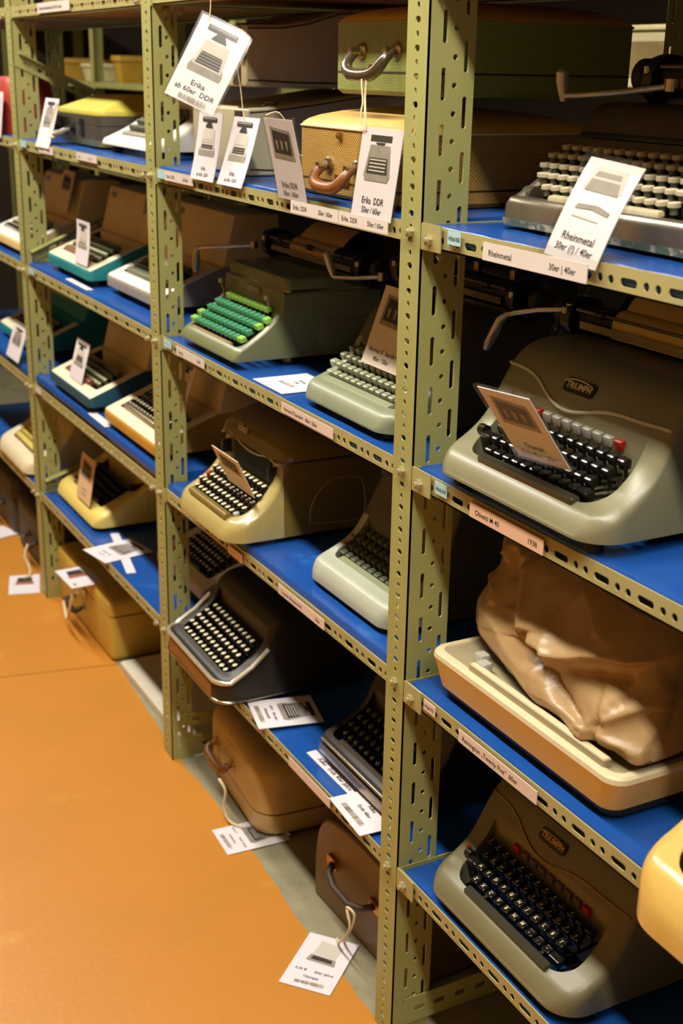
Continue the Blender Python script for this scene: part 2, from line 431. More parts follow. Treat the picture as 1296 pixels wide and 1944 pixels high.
# side angles carrying the boards, with tabs folded over the beam ends
for nm, x in (('A', XA), ('B', XB), ('C', XC), ('D', XD)):
    for i, z in enumerate(LIP + [1.6125]):
        b = MB(); hs = []; y = .1
        while y < DEPTH - .04: hs.append((y, .0045, .0125)); y += .04
        fr = lambda u, v, w: (x + .0012 + w, v, z - .002 + u)
        perforated(b, fr, [(0, .008, [], -.0012, DEPTH - .003), (.008, .021, hs, -.0012, DEPTH - .003), (.021, LIPH + .003, [], -.0012, DEPTH - .003)], .002, 'steel_green')
        fl = lambda u, v, w: (x + .0032 + u, v, z - .002 + w)
        perforated(b, fl, [(0, .03, [], .03, DEPTH - .003)], .002, 'steel_green')
        if nm == 'A':
            b.box(x + .0032, x + .050, -.0022, -.0002, z - .003, z + LIPH + .003, 'steel_beam')
        o = link('side_angle', b.mesh('side_angle', 30), rack)
        if nm == 'A': bolt(o, (x + .024, -.0022, z + .011))
        bolt(o, (x + .0032, .028, z - .012), R(90)); bolt(o, (x + .0032, .058, z - .010), R(90))
        # bay to the left: its right end is bolted to this upright
        if nm != 'A' and nm != 'D': bolt(rack, (x - .075, .0026, z + .008))
# diagonal rear braces and kick rails
def strip(p0, p1, w=.03, name='brace'):
    p0, p1 = Vector(p0), Vector(p1); d = (p1 - p0); L = d.length; u = d.normalized(); nrm = Vector((1, 0, 0)) if abs(u.x) < .2 else Vector((0, 1, 0))
    s = u.cross(nrm).normalized(); nrm = s.cross(u).normalized(); b = MB(); hs = []; v = .03
    while v < L - .03: hs.append((v, .005, .011)); v += .04
    fr = lambda a, v, t: tuple(p0 + s * (a - w / 2) + u * v + nrm * t)
    perforated(b, fr, [(0, w * .25, [], 0, L), (w * .25, w * .75, hs, 0, L), (w * .75, w, [], 0, L)], .002, 'steel_green')
    return link(name, b.mesh(name, 30), rack)
def angle_brace(x, za, zb_, up):
    b = MB(); ya, yb = .012, DEPTH - .02; L = math.hypot(yb - ya, zb_ - za); uy, uz = (yb - ya) / L, (zb_ - za) / L; hs = []; v = .03
    while v < L - .03: hs.append((v, .0045, .011)); v += .032
    fr = lambda u, v, w: (x + .0025 + w, ya + uy * v - uz * u, za + uz * v + uy * u)
    perforated(b, fr, [(-.030, -.021, [], 0, L), (-.021, -.009, hs, 0, L), (-.009, 0, [], 0, L)], .002, 'steel_green')
    fl = lambda u, v, w: (x + .0025 + u, ya + uy * v - uz * w, za + uz * v + uy * w)
    perforated(b, fl, [(0, .026, [], 0, L)], .002, 'steel_green')
    return link('brace', b.mesh('brace', 30), rack)
angle_brace(XC, 1.527, 1.345, 1); angle_brace(XC, 1.022, 1.195, 1); angle_brace(XC, .372, .50, 1)
strip((XB + .002, .03, .10), (XB + .002, DEPTH - .02, .06))
strip((XC + .006, .06, .93), (XC + .006, DEPTH - .02, .74))
strip((XA + .002, .02, .055), (XA + .002, DEPTH - .02, .055), .05, 'kick_rail'); strip((XB + .002, .05, .03), (XB + .002, DEPTH - .02, .03), .05, 'kick_rail')
strip((-.98, DEPTH, .15), (-.05, DEPTH, 1.4)); strip((-2.0, DEPTH, 1.4), (-1.05, DEPTH, .15)); strip((.05, DEPTH, .15), (.95, DEPTH, 1.4))

# ---------------------------------------------------------------- typewriters
def smooth_poly(P, it=2):
    for _ in range(it):
        Q = [P[0]]
        for a, c in zip(P, P[1:]):
            Q += [(a[0] * .75 + c[0] * .25, a[1] * .75 + c[1] * .25), (a[0] * .25 + c[0] * .75, a[1] * .25 + c[1] * .75)]
        P = Q + [P[-1]]
    return P
def body_shell(w, prof, zb, rc, re, kw, yw0, yw1, zw, rk=.02, edge=.012, taper=0.0, mats=None, open_floor=True, rear=None, inner=None):
    """lofted shell: prof = silhouette (y, z) of the side arms; well cut between yw0 and yw1"""
    mats = mats or {}
    P = smooth_poly(prof, 2) if len(prof) > 3 else prof
    D = P[-1][0]; y0 = P[0][0]; zw = max(zw, zb + .002)
    def ztop(y):
        for (a, za), (c, zc) in zip(P, P[1:]):
            if a <= y <= c: return za if c == a else za + (zc - za) * (y - a) / (c - a)
        return P[-1][1]
    ys = sorted(set([round(p[0], 5) for p in P] + [y0 + rc * (1 - math.cos(R(t))) for t in (0, 15, 30, 45, 60, 75, 90)] + [yw0 + rk * (1 - math.cos(R(t))) for t in (15, 30, 50, 70, 90)]))
    st = []
    for y in ys:
        if abs(y - yw0) < .0006 or abs(y - yw1) < .0006: continue
        st.append((y, 1 if yw0 < y < yw1 else 0))
    st += [(yw0, 0), (yw0, 1), (yw1, 1), (yw1, 2)]
    st.sort(key=lambda s: (s[0], s[1] if s[0] < (yw0 + yw1) / 2 else s[1]))
    rings = []; flags = []
    NA = 4
    for y, fl in st:
        d = y - y0
        hw = w / 2 - (rc - math.sqrt(max(0, rc * rc - (rc - d) ** 2)) if d < rc else 0)
        zt = ztop(y); e = min(edge, (zt - zb) * .6)
        if d < re: zt = zt - (re - math.sqrt(max(0, re * re - (re - d) ** 2)))
        zt = max(zt, zb + .004)
        e = min(edge, (zt - zb) * .7)
        dk = y - yw0
        kk = kw / 2 - (rk - math.sqrt(max(0, rk * rk - (rk - dk) ** 2)) if 0 <= dk < rk else 0)
        if dk < 0: kk = kw / 2 - rk
        kk = min(kk, hw - e - .001)
        zi = zw if fl == 1 else zt
        half = [(hw, zb)] + [(hw - e + e * math.cos(R(90 * t / NA)), zt - e + e * math.sin(R(90 * t / NA))) for t in range(NA + 1)] + [(kk + .0015, zt), (kk, zt - (.0015 if fl == 1 else 0)), (kk, zi)]
        half = [(x * (1 - taper * max(0, z - zb) / .18), z) for x, z in half]
        rings.append([(-x, y, z) for x, z in half] + [(x, y, z) for x, z in half[::-1]]); flags.append(fl)
    b = MB(); n = len(rings[0]); V = [p for r in rings for p in r]
    top, side, hood = mats.get('top'), mats.get('side'), mats.get('hood')
    for i in range(len(rings) - 1):
        if abs(st[i][0] - st[i + 1][0]) < 1e-6 and flags[i] == flags[i + 1]: continue
        for j in range(n - 1):
            mid = j == n // 2 - 1
            if mid and open_floor and flags[i] == 1 and flags[i + 1] == 1: continue
            k = side if (j in (0, 1, n - 2, n - 3)) or st[i + 1][0] < y0 + re * .45 else top
            if hood and st[i][0] >= yw1 - 1e-6 and k == top: k = hood
            if flags[i] == 1 and flags[i + 1] == 1 and j in (n // 2 - 2, n // 2): k = mats.get('inner', top)
            b.add([V[i * n + j], V[i * n + j + 1], V[(i + 1) * n + j + 1], V[(i + 1) * n + j]], [(0, 1, 2, 3)], k)
    b.add(rings[0], [tuple(range(n))], side); b.add(rings[-1], [tuple(range(n))[::-1]], hood or side)
    me = b.mesh('body', 0)
    bm = bmesh.new(); bm.from_mesh(me); bmesh.ops.remove_doubles(bm, verts=bm.verts, dist=1e-5); bmesh.ops.recalc_face_normals(bm, faces=bm.faces); bm.to_mesh(me); bm.free()
    me.polygons.foreach_set('use_smooth', [True] * len(me.polygons)); me.set_sharp_from_angle(angle=R(42))
    return me, ztop

def key_mesh(style, cap, face=None, w=1.0):
    b = MB(); s = .0071 * w
    if style == 'block':      # tall square key with a dished top
        b.rr([(-.0055, s, .0066, .0009), (.0022, s * .98, .0062, .0009), (.0032, s * .92, .0056, .0009), (.0026, s * .6, .003, .001)], cap, 2)
        b.box(-.0012, .0012, -.001, .004, -.022, -.003, 'stalk')
    elif style == 'square':   # rounded square key, sides drawn in, skirt below
        b.rr([(-.011, .0054 + s - .0071, .0050, .0014), (-.003, s, .0063, .002), (.0008, s * .98, .0061, .0022), (.0018, s * .85, .0046, .002), (.0012, s * .5, .0025, .001)], cap, 2)
        b.box(-.001, .001, -.001, .003, -.026, -.009, 'stalk')
    elif style == 'round':    # black tumbler key with a light round face
        c = lambda r, z: [(r * w * math.cos(R(30 * i)), r * math.sin(R(30 * i)), z) for i in range(12)]
        b.loft([c(.0038, -.012), c(.0062, -.006), c(.0064, 0), c(.0057, .0013)], cap)
        b.loft([c(.0052, .0014), c(.0046, .0018)], face or cap)
        b.box(-.001, .001, -.001, .003, -.026, -.011, 'stalk')
    elif style == 'cup':      # broad flat disc on a waisted stem
        c = lambda r, z: [((r * w) * math.cos(R(30 * i)), r * math.sin(R(30 * i)), z) for i in range(12)]
        b.loft([c(.0044, -.012), c(.0047, -.0058), c(.0056, -.0050)], 'key_moss')
        b.loft([c(.0066, -.0048), c(.0078, -.0036), c(.0078, .0006), c(.0070, .0014), c(.0050, .0006)], cap)
        b.box(-.0013, .0013, -.001, .003, -.034, -.011, 'stalk')
    return b.mesh('key', 24 if style == 'block' else 40)
_keyc = {}
def get_key(style, cap, face=None, w=1.0):
    k = (style, cap, face, w)
    if k not in _keyc: _keyc[k] = key_mesh(*k)
    return _keyc[k]
_lettc = {}
def letter_mesh(ch, matk='letter_cream', size=.0075):
    k = (ch, matk, size)
    if k not in _lettc:
        b = MB(); put_text(b, ch, 0, -size * .33, size, matk, 'CENTER', .02); _lettc[k] = b.mesh('key_letter', 0)
    return _lettc[k]

def keyboard(t, rows, style, cap, face=None, tilt=R(12), letters=None, joined=False):
    """rows: (y, z, x_first, pitch, count, {index: (cap, width)})"""
    J = MB()
    for ri, row in enumerate(rows):
        y, z, x0, pt, n = row[:5]; sp = row[5] if len(row) > 5 else {}
        for i in range(n):
            c, wd = sp.get(i, (cap, 1.0))
            if c is None: continue
            me = get_key(style, c, face if c == cap else None, wd)
            x = x0 + pt * i
            if joined:
                rot = Matrix.Translation((x, y, z)) @ Matrix.Rotation(tilt, 4, 'X')
                off = [rot @ v.co for v in me.vertices]; base = len(J.v); J.v += [tuple(p) for p in off]
                for p in me.polygons:
                    J.f.append(tuple(q + base for q in p.vertices)); J.m.append(J.mi(me.materials[p.material_index].name))
                continue
            o = link('key', me, t, (x, y, z), (tilt, 0, 0))
            if c in ('key_red', 'key_lime', 'key_grey', 'key_brown') and c != cap: o['label'] = {'key_red': 'red key', 'key_lime': 'light green key', 'key_grey': 'pale grey key', 'key_brown': 'brown key'}[c]
            if letters and ri < len(letters) and i < len(letters[ri]) and letters[ri][i] != ' ':
                link('key_letter', letter_mesh(letters[ri][i]), o, (0, 0, .0022))
    if joined: tag(link('keys', J.mesh('keys', 40), t), kind='stuff')
    # key levers running back under the hood
    b = MB()
    for ri, row in enumerate(rows):
        y, z, x0, pt, n = row[:5]
        for i in range(n):
            x = x0 + pt * i
            b.box(x - .0007, x + .0007, y, rows[-1][0] + .03, z - .027, z - .0235, 'stalk')
    tag(link('key_levers', b.mesh('key_levers', 0), t), kind='stuff')
def space_bar(t, x0, x1, y, z, k, h=.008, d=.007, r=.002):
    b = MB(); cx = (x0 + x1) / 2; hw = (x1 - x0) / 2
    b.rr([(-h, hw, d, r), (-.002, hw, d * .95, r), (0, hw - .001, d * .7, r)], k, 3)
    b.box(-hw * .7 - .003, -hw * .7 + .003, d * .4, d + .012, -h - .001, -h * .4, 'stalk'); b.box(hw * .7 - .003, hw * .7 + .003, d * .4, d + .012, -h - .001, -h * .4, 'stalk')
    return link('space_bar', b.mesh('space_bar', 40), t, (cx, y, z), (R(10), 0, 0))
def feet(t, w, y0, y1, h, k='rubber', r=.012):
    b = MB(); b.rr([(0, r, r, r), (h, r * .85, r * .85, r)], k, 4); me = b.mesh('foot', 40)
    for x in (-w, w):
        for y in (y0, y1): link('foot', me, t, (x, y, 0))
def carriage(t, x0, x1, y, z, r=.017, lever=None, table=True, body='black', knob=True, knob_r=.02, rail_drop=.03, lever_pad=None, table_k='black_matte', table_h=.05):
    b = MB(); b.cyl((x0 + .03, y, z), (x1 - .03, y, z), r, 'rubber', 20); link('platen', b.mesh('platen', 40), t)
    b = MB()
    for s, xe in ((-1, x0), (1, x1)):
        # end plates: rounded cheek pieces
        c = [(y + (r + .016) * math.cos(R(a)), z - .004 + (r + .012) * math.sin(R(a))) for a in range(0, 360, 24)]
        b.prism(c, 'x', xe + (-s) * .012, xe + (-s) * .032, body)
    b.box(x0 + .01, x1 - .01, y - .012, y + .045, z - rail_drop - .008, z - rail_drop + .008, body)
    b.box(x0 + .01, x1 - .01, y + .02, y + .04, z - rail_drop, z - .002, body)
    link('carriage_frame', b.mesh('carriage_frame', 35, .002), t)
    if knob:
        for s, xe in ((-1, x0), (1, x1)):
            b = MB(); c = lambda rr, x: [(x, y + rr * math.cos(R(20 * i)), z + rr * math.sin(R(20 * i))) for i in range(18)]
            b.loft([c(.006, xe - s * .012), c(.006, xe + s * .004), c(knob_r, xe + s * .004), c(knob_r, xe + s * .02), c(knob_r * .8, xe + s * .023)], 'rubber')
            link('platen_knob', b.mesh('platen_knob', 40), t)
    if table:
        b = MB(); rings = []
        for i in range(9):
            a = i / 8; yy = y + r + .014 + .035 * a + .03 * a * a; zz = z - .012 + (table_h + .012) * a
            rings.append([(x0 + .045, yy, zz), (x1 - .045, yy, zz), (x1 - .045, yy + .004, zz), (x0 + .045, yy + .004, zz)])
        b.loft(rings, table_k); link('paper_table', b.mesh('paper_table', 40), t)
    b = MB(); b.cyl((x0 + .04, y - r - .008, z + .012), (x1 - .04, y - r - .008, z + .012), .0022, 'dull_metal', 8)
    for xx in (x0 + .09, (x0 + x1) / 2, x1 - .09): b.cyl((xx - .008, y - r - .008, z + .012), (xx + .008, y - r - .008, z + .012), .0055, 'black', 10)
    link('paper_bail', b.mesh('paper_bail', 40), t)
    # margin scale and small bright fittings in front of the roller
    b = MB(); b.box(x0 + .05, x1 - .05, y - r - .010, y - r - .008, z - .012, z - .002, 'dull_metal')
    for xx in (x0 + .02, x1 - .02): b.cyl((xx, y - r - .012, z + .004), (xx, y - r - .012, z + .012), .005, 'chrome', 10)
    link('margin_scale', b.mesh('margin_scale', 35), t)
    if lever:
        b = MB(); b.tube(lever, .0036, 'lever_metal', 8)
        b.cyl(Vector(lever[0]) + Vector((0, 0, -.006)), Vector(lever[0]) + Vector((0, 0, .008)), .008, 'chrome', 12)
        if lever_pad:
            b.tube(lever_pad, [(.0045, .0045), (.0075, .0060), (.0090, .0070), (.0090, .0066), (.0050, .0040)], 'lever_metal', 10)
        link('return_lever', b.mesh('return_lever', 45), t)
def surf_tube(name, t, pts, r, k):
    b = MB(); b.tube(pts, r, k, 6); return link(name, b.mesh(name, 45), t)
def badge(t, s, c, u, v, size, matk, plate=None, w=None, h=None, name='maker_badge', bold=.02):
    """lettering lying on the plane through c spanned by u (right) and v (up)"""
    u = Vector(u).normalized(); v = Vector(v); v = (v - u * v.dot(u)).normalized(); n = u.cross(v)
    mw = Matrix(((u.x, v.x, n.x, c[0]), (u.y, v.y, n.y, c[1]), (u.z, v.z, n.z, c[2]), (0, 0, 0, 1)))
    b = MB(); z = .0006
    if plate:
        b.rr([(-.001, w / 2, h / 2, h * .3), (.0016, w / 2, h / 2, h * .3)], plate, 4); z = .0021
    put_text(b, s, 0, -size * .35, size, matk, 'CENTER', bold, z)
    return link(name, b.mesh(name, 0), t, mw=mw)
# ---------------------------------------------------------------- cards, labels, string
def frame_from(bl, br, tl):
    bl, br, tl = Vector(bl), Vector(br), Vector(tl)
    u = (br - bl); w = u.length; u.normalize(); v = tl - bl; v = v - u * v.dot(u); h = v.length; v.normalize(); n = u.cross(v)
    return Matrix(((u.x, v.x, n.x, bl.x), (u.y, v.y, n.y, bl.y), (u.z, v.z, n.z, bl.z), (0, 0, 0, 1))), w, h
def pict(kind, P, w, h):
    """a small flat printed picture of a machine: P(polygon, material)"""
    def q(pts, k): P([(x * w, y * h) for x, y in pts], k)
    if kind == 'portable':
        q([(.2, .50), (.8, .50), (.85, .42), (.83, .36), (.17, .36), (.15, .42)], 'ink_grey')
        q([(.26, .76), (.74, .76), (.80, .45), (.20, .45)], 'ink_light')
        q([(.29, .62), (.71, .62), (.75, .47), (.25, .47)], 'ink')
        for i in range(4): q([(.28 - .01 * i, .605 - .035 * i), (.72 + .01 * i, .605 - .035 * i), (.72 + .01 * i, .595 - .035 * i), (.28 - .01 * i, .595 - .035 * i)], 'ink_grey')
        q([(.42, .86), (.58, .86), (.66, .78), (.34, .78)], 'ink')
        q([(.2, .93), (.8, .93), (.8, .865), (.2, .865)], 'ink'); q([(.23, .92), (.77, .92), (.77, .9), (.23, .9)], 'ink_grey')
    elif kind == 'standard':
        q([(.24, .93), (.76, .93), (.76, .86), (.24, .86)], 'ink'); q([(.38, .85), (.62, .85), (.52, .78), (.48, .78)], 'ink')
        q([(.26, .82), (.74, .82), (.82, .48), (.78, .42), (.22, .42), (.18, .48)], 'ink_grey')
        q([(.28, .68), (.72, .68), (.76, .50), (.24, .50)], 'ink')
        for i in range(4): q([(.30, .665 - .04 * i), (.70, .665 - .04 * i), (.70, .65 - .04 * i), (.30, .65 - .04 * i)], 'ink_light')
    elif kind == 'dark':
        q([(.16, .9), (.84, .86), (.86, .5), (.14, .52)], 'ink_grey'); q([(.22, .86), (.80, .82), (.8, .56), (.2, .58)], 'ink')
        for i in range(3): q([(.28 + .17 * i, .74), (.36 + .17 * i, .73), (.34 + .17 * i, .62), (.3 + .17 * i, .62)], 'ink_grey')
    elif kind == 'case':
        q([(.32, .9), (.78, .86), (.74, .62), (.28, .64)], 'ink_light'); q([(.26, .62), (.76, .60), (.8, .48), (.22, .5)], 'ink_grey'); q([(.32, .60), (.70, .58), (.72, .52), (.3, .53)], 'ink')
    elif kind == 'red':
        q([(.28, .85), (.74, .85), (.76, .62), (.24, .62)], 'ink'); q([(.22, .62), (.78, .62), (.82, .48), (.18, .48)], 'ink_red')
    elif kind == 'folded':
        q([(.2, .92), (.8, .92), (.86, .70), (.14, .70)], 'ink_light'); q([(.28, .88), (.72, .88), (.74, .83), (.26, .83)], 'ink_grey'); q([(.24, .8), (.76, .8), (.82, .68), (.2, .68)], 'ink_grey')
        q([(.22, .54), (.6, .56), (.84, .52), (.82, .48), (.5, .51), (.2, .49)], 'ink_grey'); q([(.2, .43), (.7, .42), (.7, .405), (.2, .415)], 'ink_light')
def blur_words(q, s, cx, y, sz, k='ink_grey', z=.0006, align=.5):
    tot = len(s) * sz * .5; x = cx - tot * align
    for word in s.split(' '):
        L = len(word) * sz * .5
        for j in range(max(1, len(word))):
            if word: q.add([(x + j * sz * .5, y, z), (x + (j + .62) * sz * .5, y, z), (x + (j + .62) * sz * .5, y + sz * (.45 + .2 * (j % 3 == 0)), z), (x + j * sz * .5, y + sz * (.45 + .2 * (j % 3 == 0)), z)], [(0, 1, 2, 3)], k)
        x += L + sz * .5
def card(name, label, cat, bl, br, tl, picture=None, lines=(), code=None, k='card', bend=0.0, group=None, thick=.0012, size=None, film=False):
    mw, w, h = frame_from(bl, br, tl)
    if size: w, h = size
    fn = lambda x, y, z: (x, y, z + bend * ((y / h) - .5) ** 2 * 4 * h)
    b = MB(); n = 8
    rings = [[fn(0, h * i / n, 0), fn(w, h * i / n, 0), fn(w, h * i / n, -thick), fn(0, h * i / n, -thick)] for i in range(n + 1)]
    b.loft(rings, k)
    o = link(name, b.mesh(name, 30)); o.matrix_world = mw; tag(o, label, cat, group)
    p = MB(); zc = [0]
    def P(poly, mk_):
        zc[0] += 1; z = .0003 + .00012 * zc[0]
        p.add([fn(x, y, z) for x, y in poly], [tuple(range(len(poly)))], mk_)
    if picture: pict(picture, P, w, h)
    if code:
        y0, y1, xa, xb = code; x = xa
        while x < xb:
            ww = random.choice((.006, .010, .016)); P([(x * w, y0 * h), ((x + ww) * w, y0 * h), ((x + ww) * w, y1 * h), (x * w, y1 * h)], 'barcode'); x += ww + random.choice((.008, .012, .02))
    if p.f: link('picture', p.mesh('picture', 0), o)
    for (s_, y, sz) in lines:
        q = MB()
        if s_[0] == '~': blur_words(q, s_[1:], w / 2, y * h, sz)
        else: put_text(q, s_, w / 2, y * h, sz, 'ink', 'CENTER', .006, .0006)
        q.v = [fn(*v) for v in q.v]; link('lettering', q.mesh('lettering', 0), o)
    if film:
        f = MB(); m_ = .004
        f.loft([[(-m_, -m_, .0022), (w + m_, -m_, .0022), (w + m_, -m_, -.0024), (-m_, -m_, -.0024)], [(-m_, h + m_, .0022), (w + m_, h + m_, .0022), (w + m_, h + m_, -.0024), (-m_, h + m_, -.0024)]], 'clear_film')
        link('plastic_sleeve', f.mesh('plastic_sleeve', 0), o)
    return o
def string(label, pts, r=.0016, group=None):
    P = [Vector(p) for p in pts]
    Q = []
    for i in range(len(P) - 1):      # Catmull-Rom through the points
        p0, p1, p2, p3 = P[max(i - 1, 0)], P[i], P[i + 1], P[min(i + 2, len(P) - 1)]
        for t in (0, .25, .5, .75):
            Q.append(.5 * ((2 * p1) + (p2 - p0) * t + (2 * p0 - 5 * p1 + 4 * p2 - p3) * t * t + (3 * p1 - p0 - 3 * p2 + p3) * t ** 3))
    Q.append(P[-1]); b = MB(); b.tube(Q, r, 'string', 6)
    return tag(link('string', b.mesh('string', 60)), label, 'string', group)
def shelf_label(label, x0, x1, zlip, texts, k='label_white', dz=0.0, h=.018, y=-.0006, sz=.0085):
    b = MB(); b.box(x0, x1, y - .0012, y, zlip + .011 + dz, zlip + .011 + dz + h, k)
    o = link('shelf_label', b.mesh('shelf_label', 0)); tag(o, label, 'shelf label')
    for s_, a in texts:
        q = MB()
        if s_[0] == '~': blur_words(q, s_[1:], x0 + (x1 - x0) * a, 0, sz, z=0, align=0)
        else: put_text(q, s_, x0 + (x1 - x0) * a, 0, sz, 'ink', 'LEFT', .005)
        q.v = [(v[0], y - .0015, zlip + .011 + dz + h * .3 + v[1]) for v in q.v]
        link('lettering', q.mesh('lettering', 0), o)
    return o
# ================================================================ objects

def machine(label, loc, w, prof, zb, well, kw, mats, rc=.035, re=.02, rk=.03, edge=.012, taper=0.0, rz=0.0, zw=.004, group=None, name='typewriter', fy=(.03, .26), fh=None, foot_k='rubber', floor=True):
    """a typewriter: root empty, body shell and feet; local x across, y to the back, z up from the board"""
    t = thing(name, label, 'typewriter', loc, rz, group)
    me, zt = body_shell(w, prof, zb, rc, re, kw, well[0], well[1], zw, rk, edge, taper, mats, floor)
    link('body', me, t)
    feet(t, w * .5 - .035, fy[0], fy[1], fh if fh else zb + .002, foot_k)
    return t, zt
QW = ['ZXCVBNM,. ', 'ASDFGHJKL ', 'QWERTYUIOP', '1234567890']

# ---- bay A, second shelf: grey green machine with a wavy bright trim
z0 = BOARD['A'][1]
P1 = [(0, .034), (.012, .042), (.03, .050), (.055, .064), (.082, .088), (.098, .118), (.112, .146), (.128, .168), (.152, .181), (.2, .183), (.34, .178)]
def triumph(label, loc, paint, trim_k, trim_r, letter_k, top_cap, reds, letters, zsc=1.0, badge_k='letter_cream', rz=0.0, plate='black', hood=None):
    t, zt = machine(label, loc, .345, P1, .016, (.026, .100), .272, dict(top=paint, side=paint, hood=hood or paint), rc=.045, re=.022, rk=.035, edge=.016, taper=.04, rz=rz, fh=.018)
    x0 = -.124
    keyboard(t, [(.040, .058, x0 + .034, .0192, 11, {10: ('key_black', 1.5)}), (.055, .069, x0 + .005, .0192, 12, {0: ('key_black', 1.5)}), (.070, .081, x0 + .016, .0192, 12),
                 (.085, .093, x0 + .006, .0192, 13), (.099, .108, x0 + .052, .0200, 9, dict([(i, (top_cap, 1.05)) for i in range(1, 8)] + [(0, (reds[0], 1.0)), (8, (reds[1], 1.05))]))],
             'square', 'key_black', letters=[['Z', 'X', 'C', 'V', 'B', 'N', 'M', ',', '.', '-'], [' ', 'A', 'S', 'D', 'F', 'G', 'H', 'J', 'K', 'L', '8', '?'], ['1', 'Q', 'W', 'E', 'R', 'T', 'Y', 'U', 'I', 'O', 'P', '9'], ['2', '3', '4', '5', '6', '7', '8', '9', '0', ':', '=']] if letters else None)
    space_bar(t, -.088, .106, .0235, .0535, 'key_bar', .013, .0072)
    b = MB(); b.cyl((-.140, .058, .070), (-.128, .058, .070), .0075, 'black', 14); b.box(-.149, -.143, .060, .074, .070, .0745, 'key_red'); link('ribbon_selector', b.mesh('ribbon_selector', 35), t)
    # the trim swings across the hood front
    wave = [(-.166, .150), (-.12, .149), (-.09, .142), (-.065, .130), (-.04, .121), (-.012, .119), (.015, .124), (.04, .131), (.07, .135), (.11, .135), (.155, .137), (.166, .137)]
    wave = smooth_poly(wave, 2)
    def ysurf(z):
        lo, hi = .09, .2
        for _ in range(40):
            m = (lo + hi) / 2
            if zt(m) < z: lo = m
            else: hi = m
        return lo
    def hwid(z): return .1725 * (1 - .04 * (z - .016) / .18)
    pts3 = [(max(-hwid(z) + .006, min(hwid(z) - .006, x)), ysurf(z) - .0012, z) for x, z in wave]
    pts3 = [(-hwid(.15) + .0005, ysurf(.15) + .03, .1495), (-hwid(.15) + .0008, ysurf(.15) + .012, .150)] + pts3 + [(hwid(.137) - .0008, ysurf(.137) + .012, .137), (hwid(.137) - .0005, ysurf(.137) + .10, .137)]
    surf_tube('trim', t, pts3, trim_r, trim_k)
    zc = .148; yc = ysurf(zc); d = (0, ysurf(zc + .004) - ysurf(zc - .004), .008)
    badge(t, 'TRIUMPH', (-.012, yc - .001, zc), (1, 0, 0), d, .0115, badge_k, plate, .058, .019, bold=.035)
    b = MB(); A = [(-.012 + .027 * math.cos(R(a)), yc - .0034 + .0085 * math.sin(R(a)) * d[1] / .008 * .3, zc + .0035 + .0055 * math.sin(R(a))) for a in range(0, 181, 15)]
    b.tube(A, .0009, badge_k, 6); link('badge_arch', b.mesh('badge_arch', 40), t)
    return t
t = triumph('grey green office typewriter with black keys, a row of white keys and a leaning card', (.235, -.012, z0), 'paint_triumph', 'trim_bright', .0024, 'letter_cream', 'key_grey', ('key_red', 'key_red'), False)
yk, zk = .235, .204
carriage(t, -.19, .33, yk, zk, .018, table_h=.07,
         lever=[(-.170, yk - .02, zk + .008), (-.23, yk - .03, zk - .002), (-.268, yk - .042, zk - .012), (-.280, yk - .05, zk - .017)],
         lever_pad=[(-.276, yk - .048, zk - .014), (-.286, yk - .055, zk - .024), (-.291, yk - .060, zk - .042), (-.296, yk - .066, zk - .060), (-.298, yk - .068, zk - .068)])
def paper(label, x0, x1, y, z, r, k, up=.06, back=.5, loc=(0, 0, 0), front=.02):
    b = MB(); rings = []
    path = []
    for a in range(-40, 181, 20): path.append((y - (r + .0012) * math.cos(R(a - 0)), z + (r + .0012) * math.sin(R(a))))
    path = [(y - r - .0012, z - front), (y - r - .0012, z - .004)] + [p for p in path if p[1] > z - .003][:6]
    yl, zl = path[-1]
    for i in range(1, 9):
        s = i / 8; path.append((yl + up * s * back + .02 * s * s, zl + up * s * (1 - .35 * s)))
    for (yy, zz) in path: rings.append([(x0, yy, zz), (x1, yy, zz), (x1, yy + .0006, zz + .0004), (x0, yy + .0006, zz + .0004)])
    b.loft(rings, k); o = link('paper_sheet', b.mesh('paper_sheet', 50)); o.location = loc; return tag(o, label, 'paper')
paper('yellowed sheet of paper wound into the grey green machine with white keys', .150, .46, -.012 + yk, z0 + zk, .018, 'paper_yellow', .055, .55, front=.016)

# ---- bay A, bottom shelf: the dark twin with legible letters
t = triumph('dark olive typewriter on the lowest shelf with brown top keys and lettered black keys', (.238, .004, BOARD['A'][3]), 'paint_triumph_dark', 'brass', .0013, 'letter_cream', 'key_brown', ('key_red', 'key_red'), True, badge_k='letter_gold', plate='black')
carriage(t, -.19, .31, .235, .205, .018, table_h=.05)

# ---- bay A, third shelf: low electric machine under a dust cover
z0 = BOARD['A'][2]
t = thing('typewriter', 'low cream and ochre electric typewriter half hidden under a brown dust cover', 'typewriter', (.247, .012, z0))
W2, D2 = .207, .30
b = MB()
b.rr([(.006, W2 - .018, D2 / 2 - .012, .02, 0, D2 / 2 + .004), (.018, W2 - .014, D2 / 2 - .008, .02, 0, D2 / 2)], 'black_matte', 5)
b.rr([(.018, W2 - .014, D2 / 2 - .008, .022, 0, D2 / 2), (.050, W2 - .004, D2 / 2 - .002, .024, 0, D2 / 2), (.060, W2, D2 / 2, .024, 0, D2 / 2)], 'remi_side', 5)
b.rr([(.060, W2, D2 / 2, .024, 0, D2 / 2), (.066, W2 - .001, D2 / 2 - .001, .024, 0, D2 / 2), (.069, W2 - .004, D2 / 2 - .004, .022, 0, D2 / 2), (.069, W2 - .013, D2 / 2 - .013, .016, 0, D2 / 2), (.0665, W2 - .014, D2 / 2 - .014, .015, 0, D2 / 2)], 'remi_top', 5, cap=False)
link('body', b.mesh('body', 35), t)
b = MB(); b.rr([(.064, W2 - .0135, D2 / 2 - .0135, .015, 0, D2 / 2), (.0668, W2 - .0138, D2 / 2 - .0138, .015, 0, D2 / 2)], 'remi_deck', 5); link('deck', b.mesh('deck', 35), t)
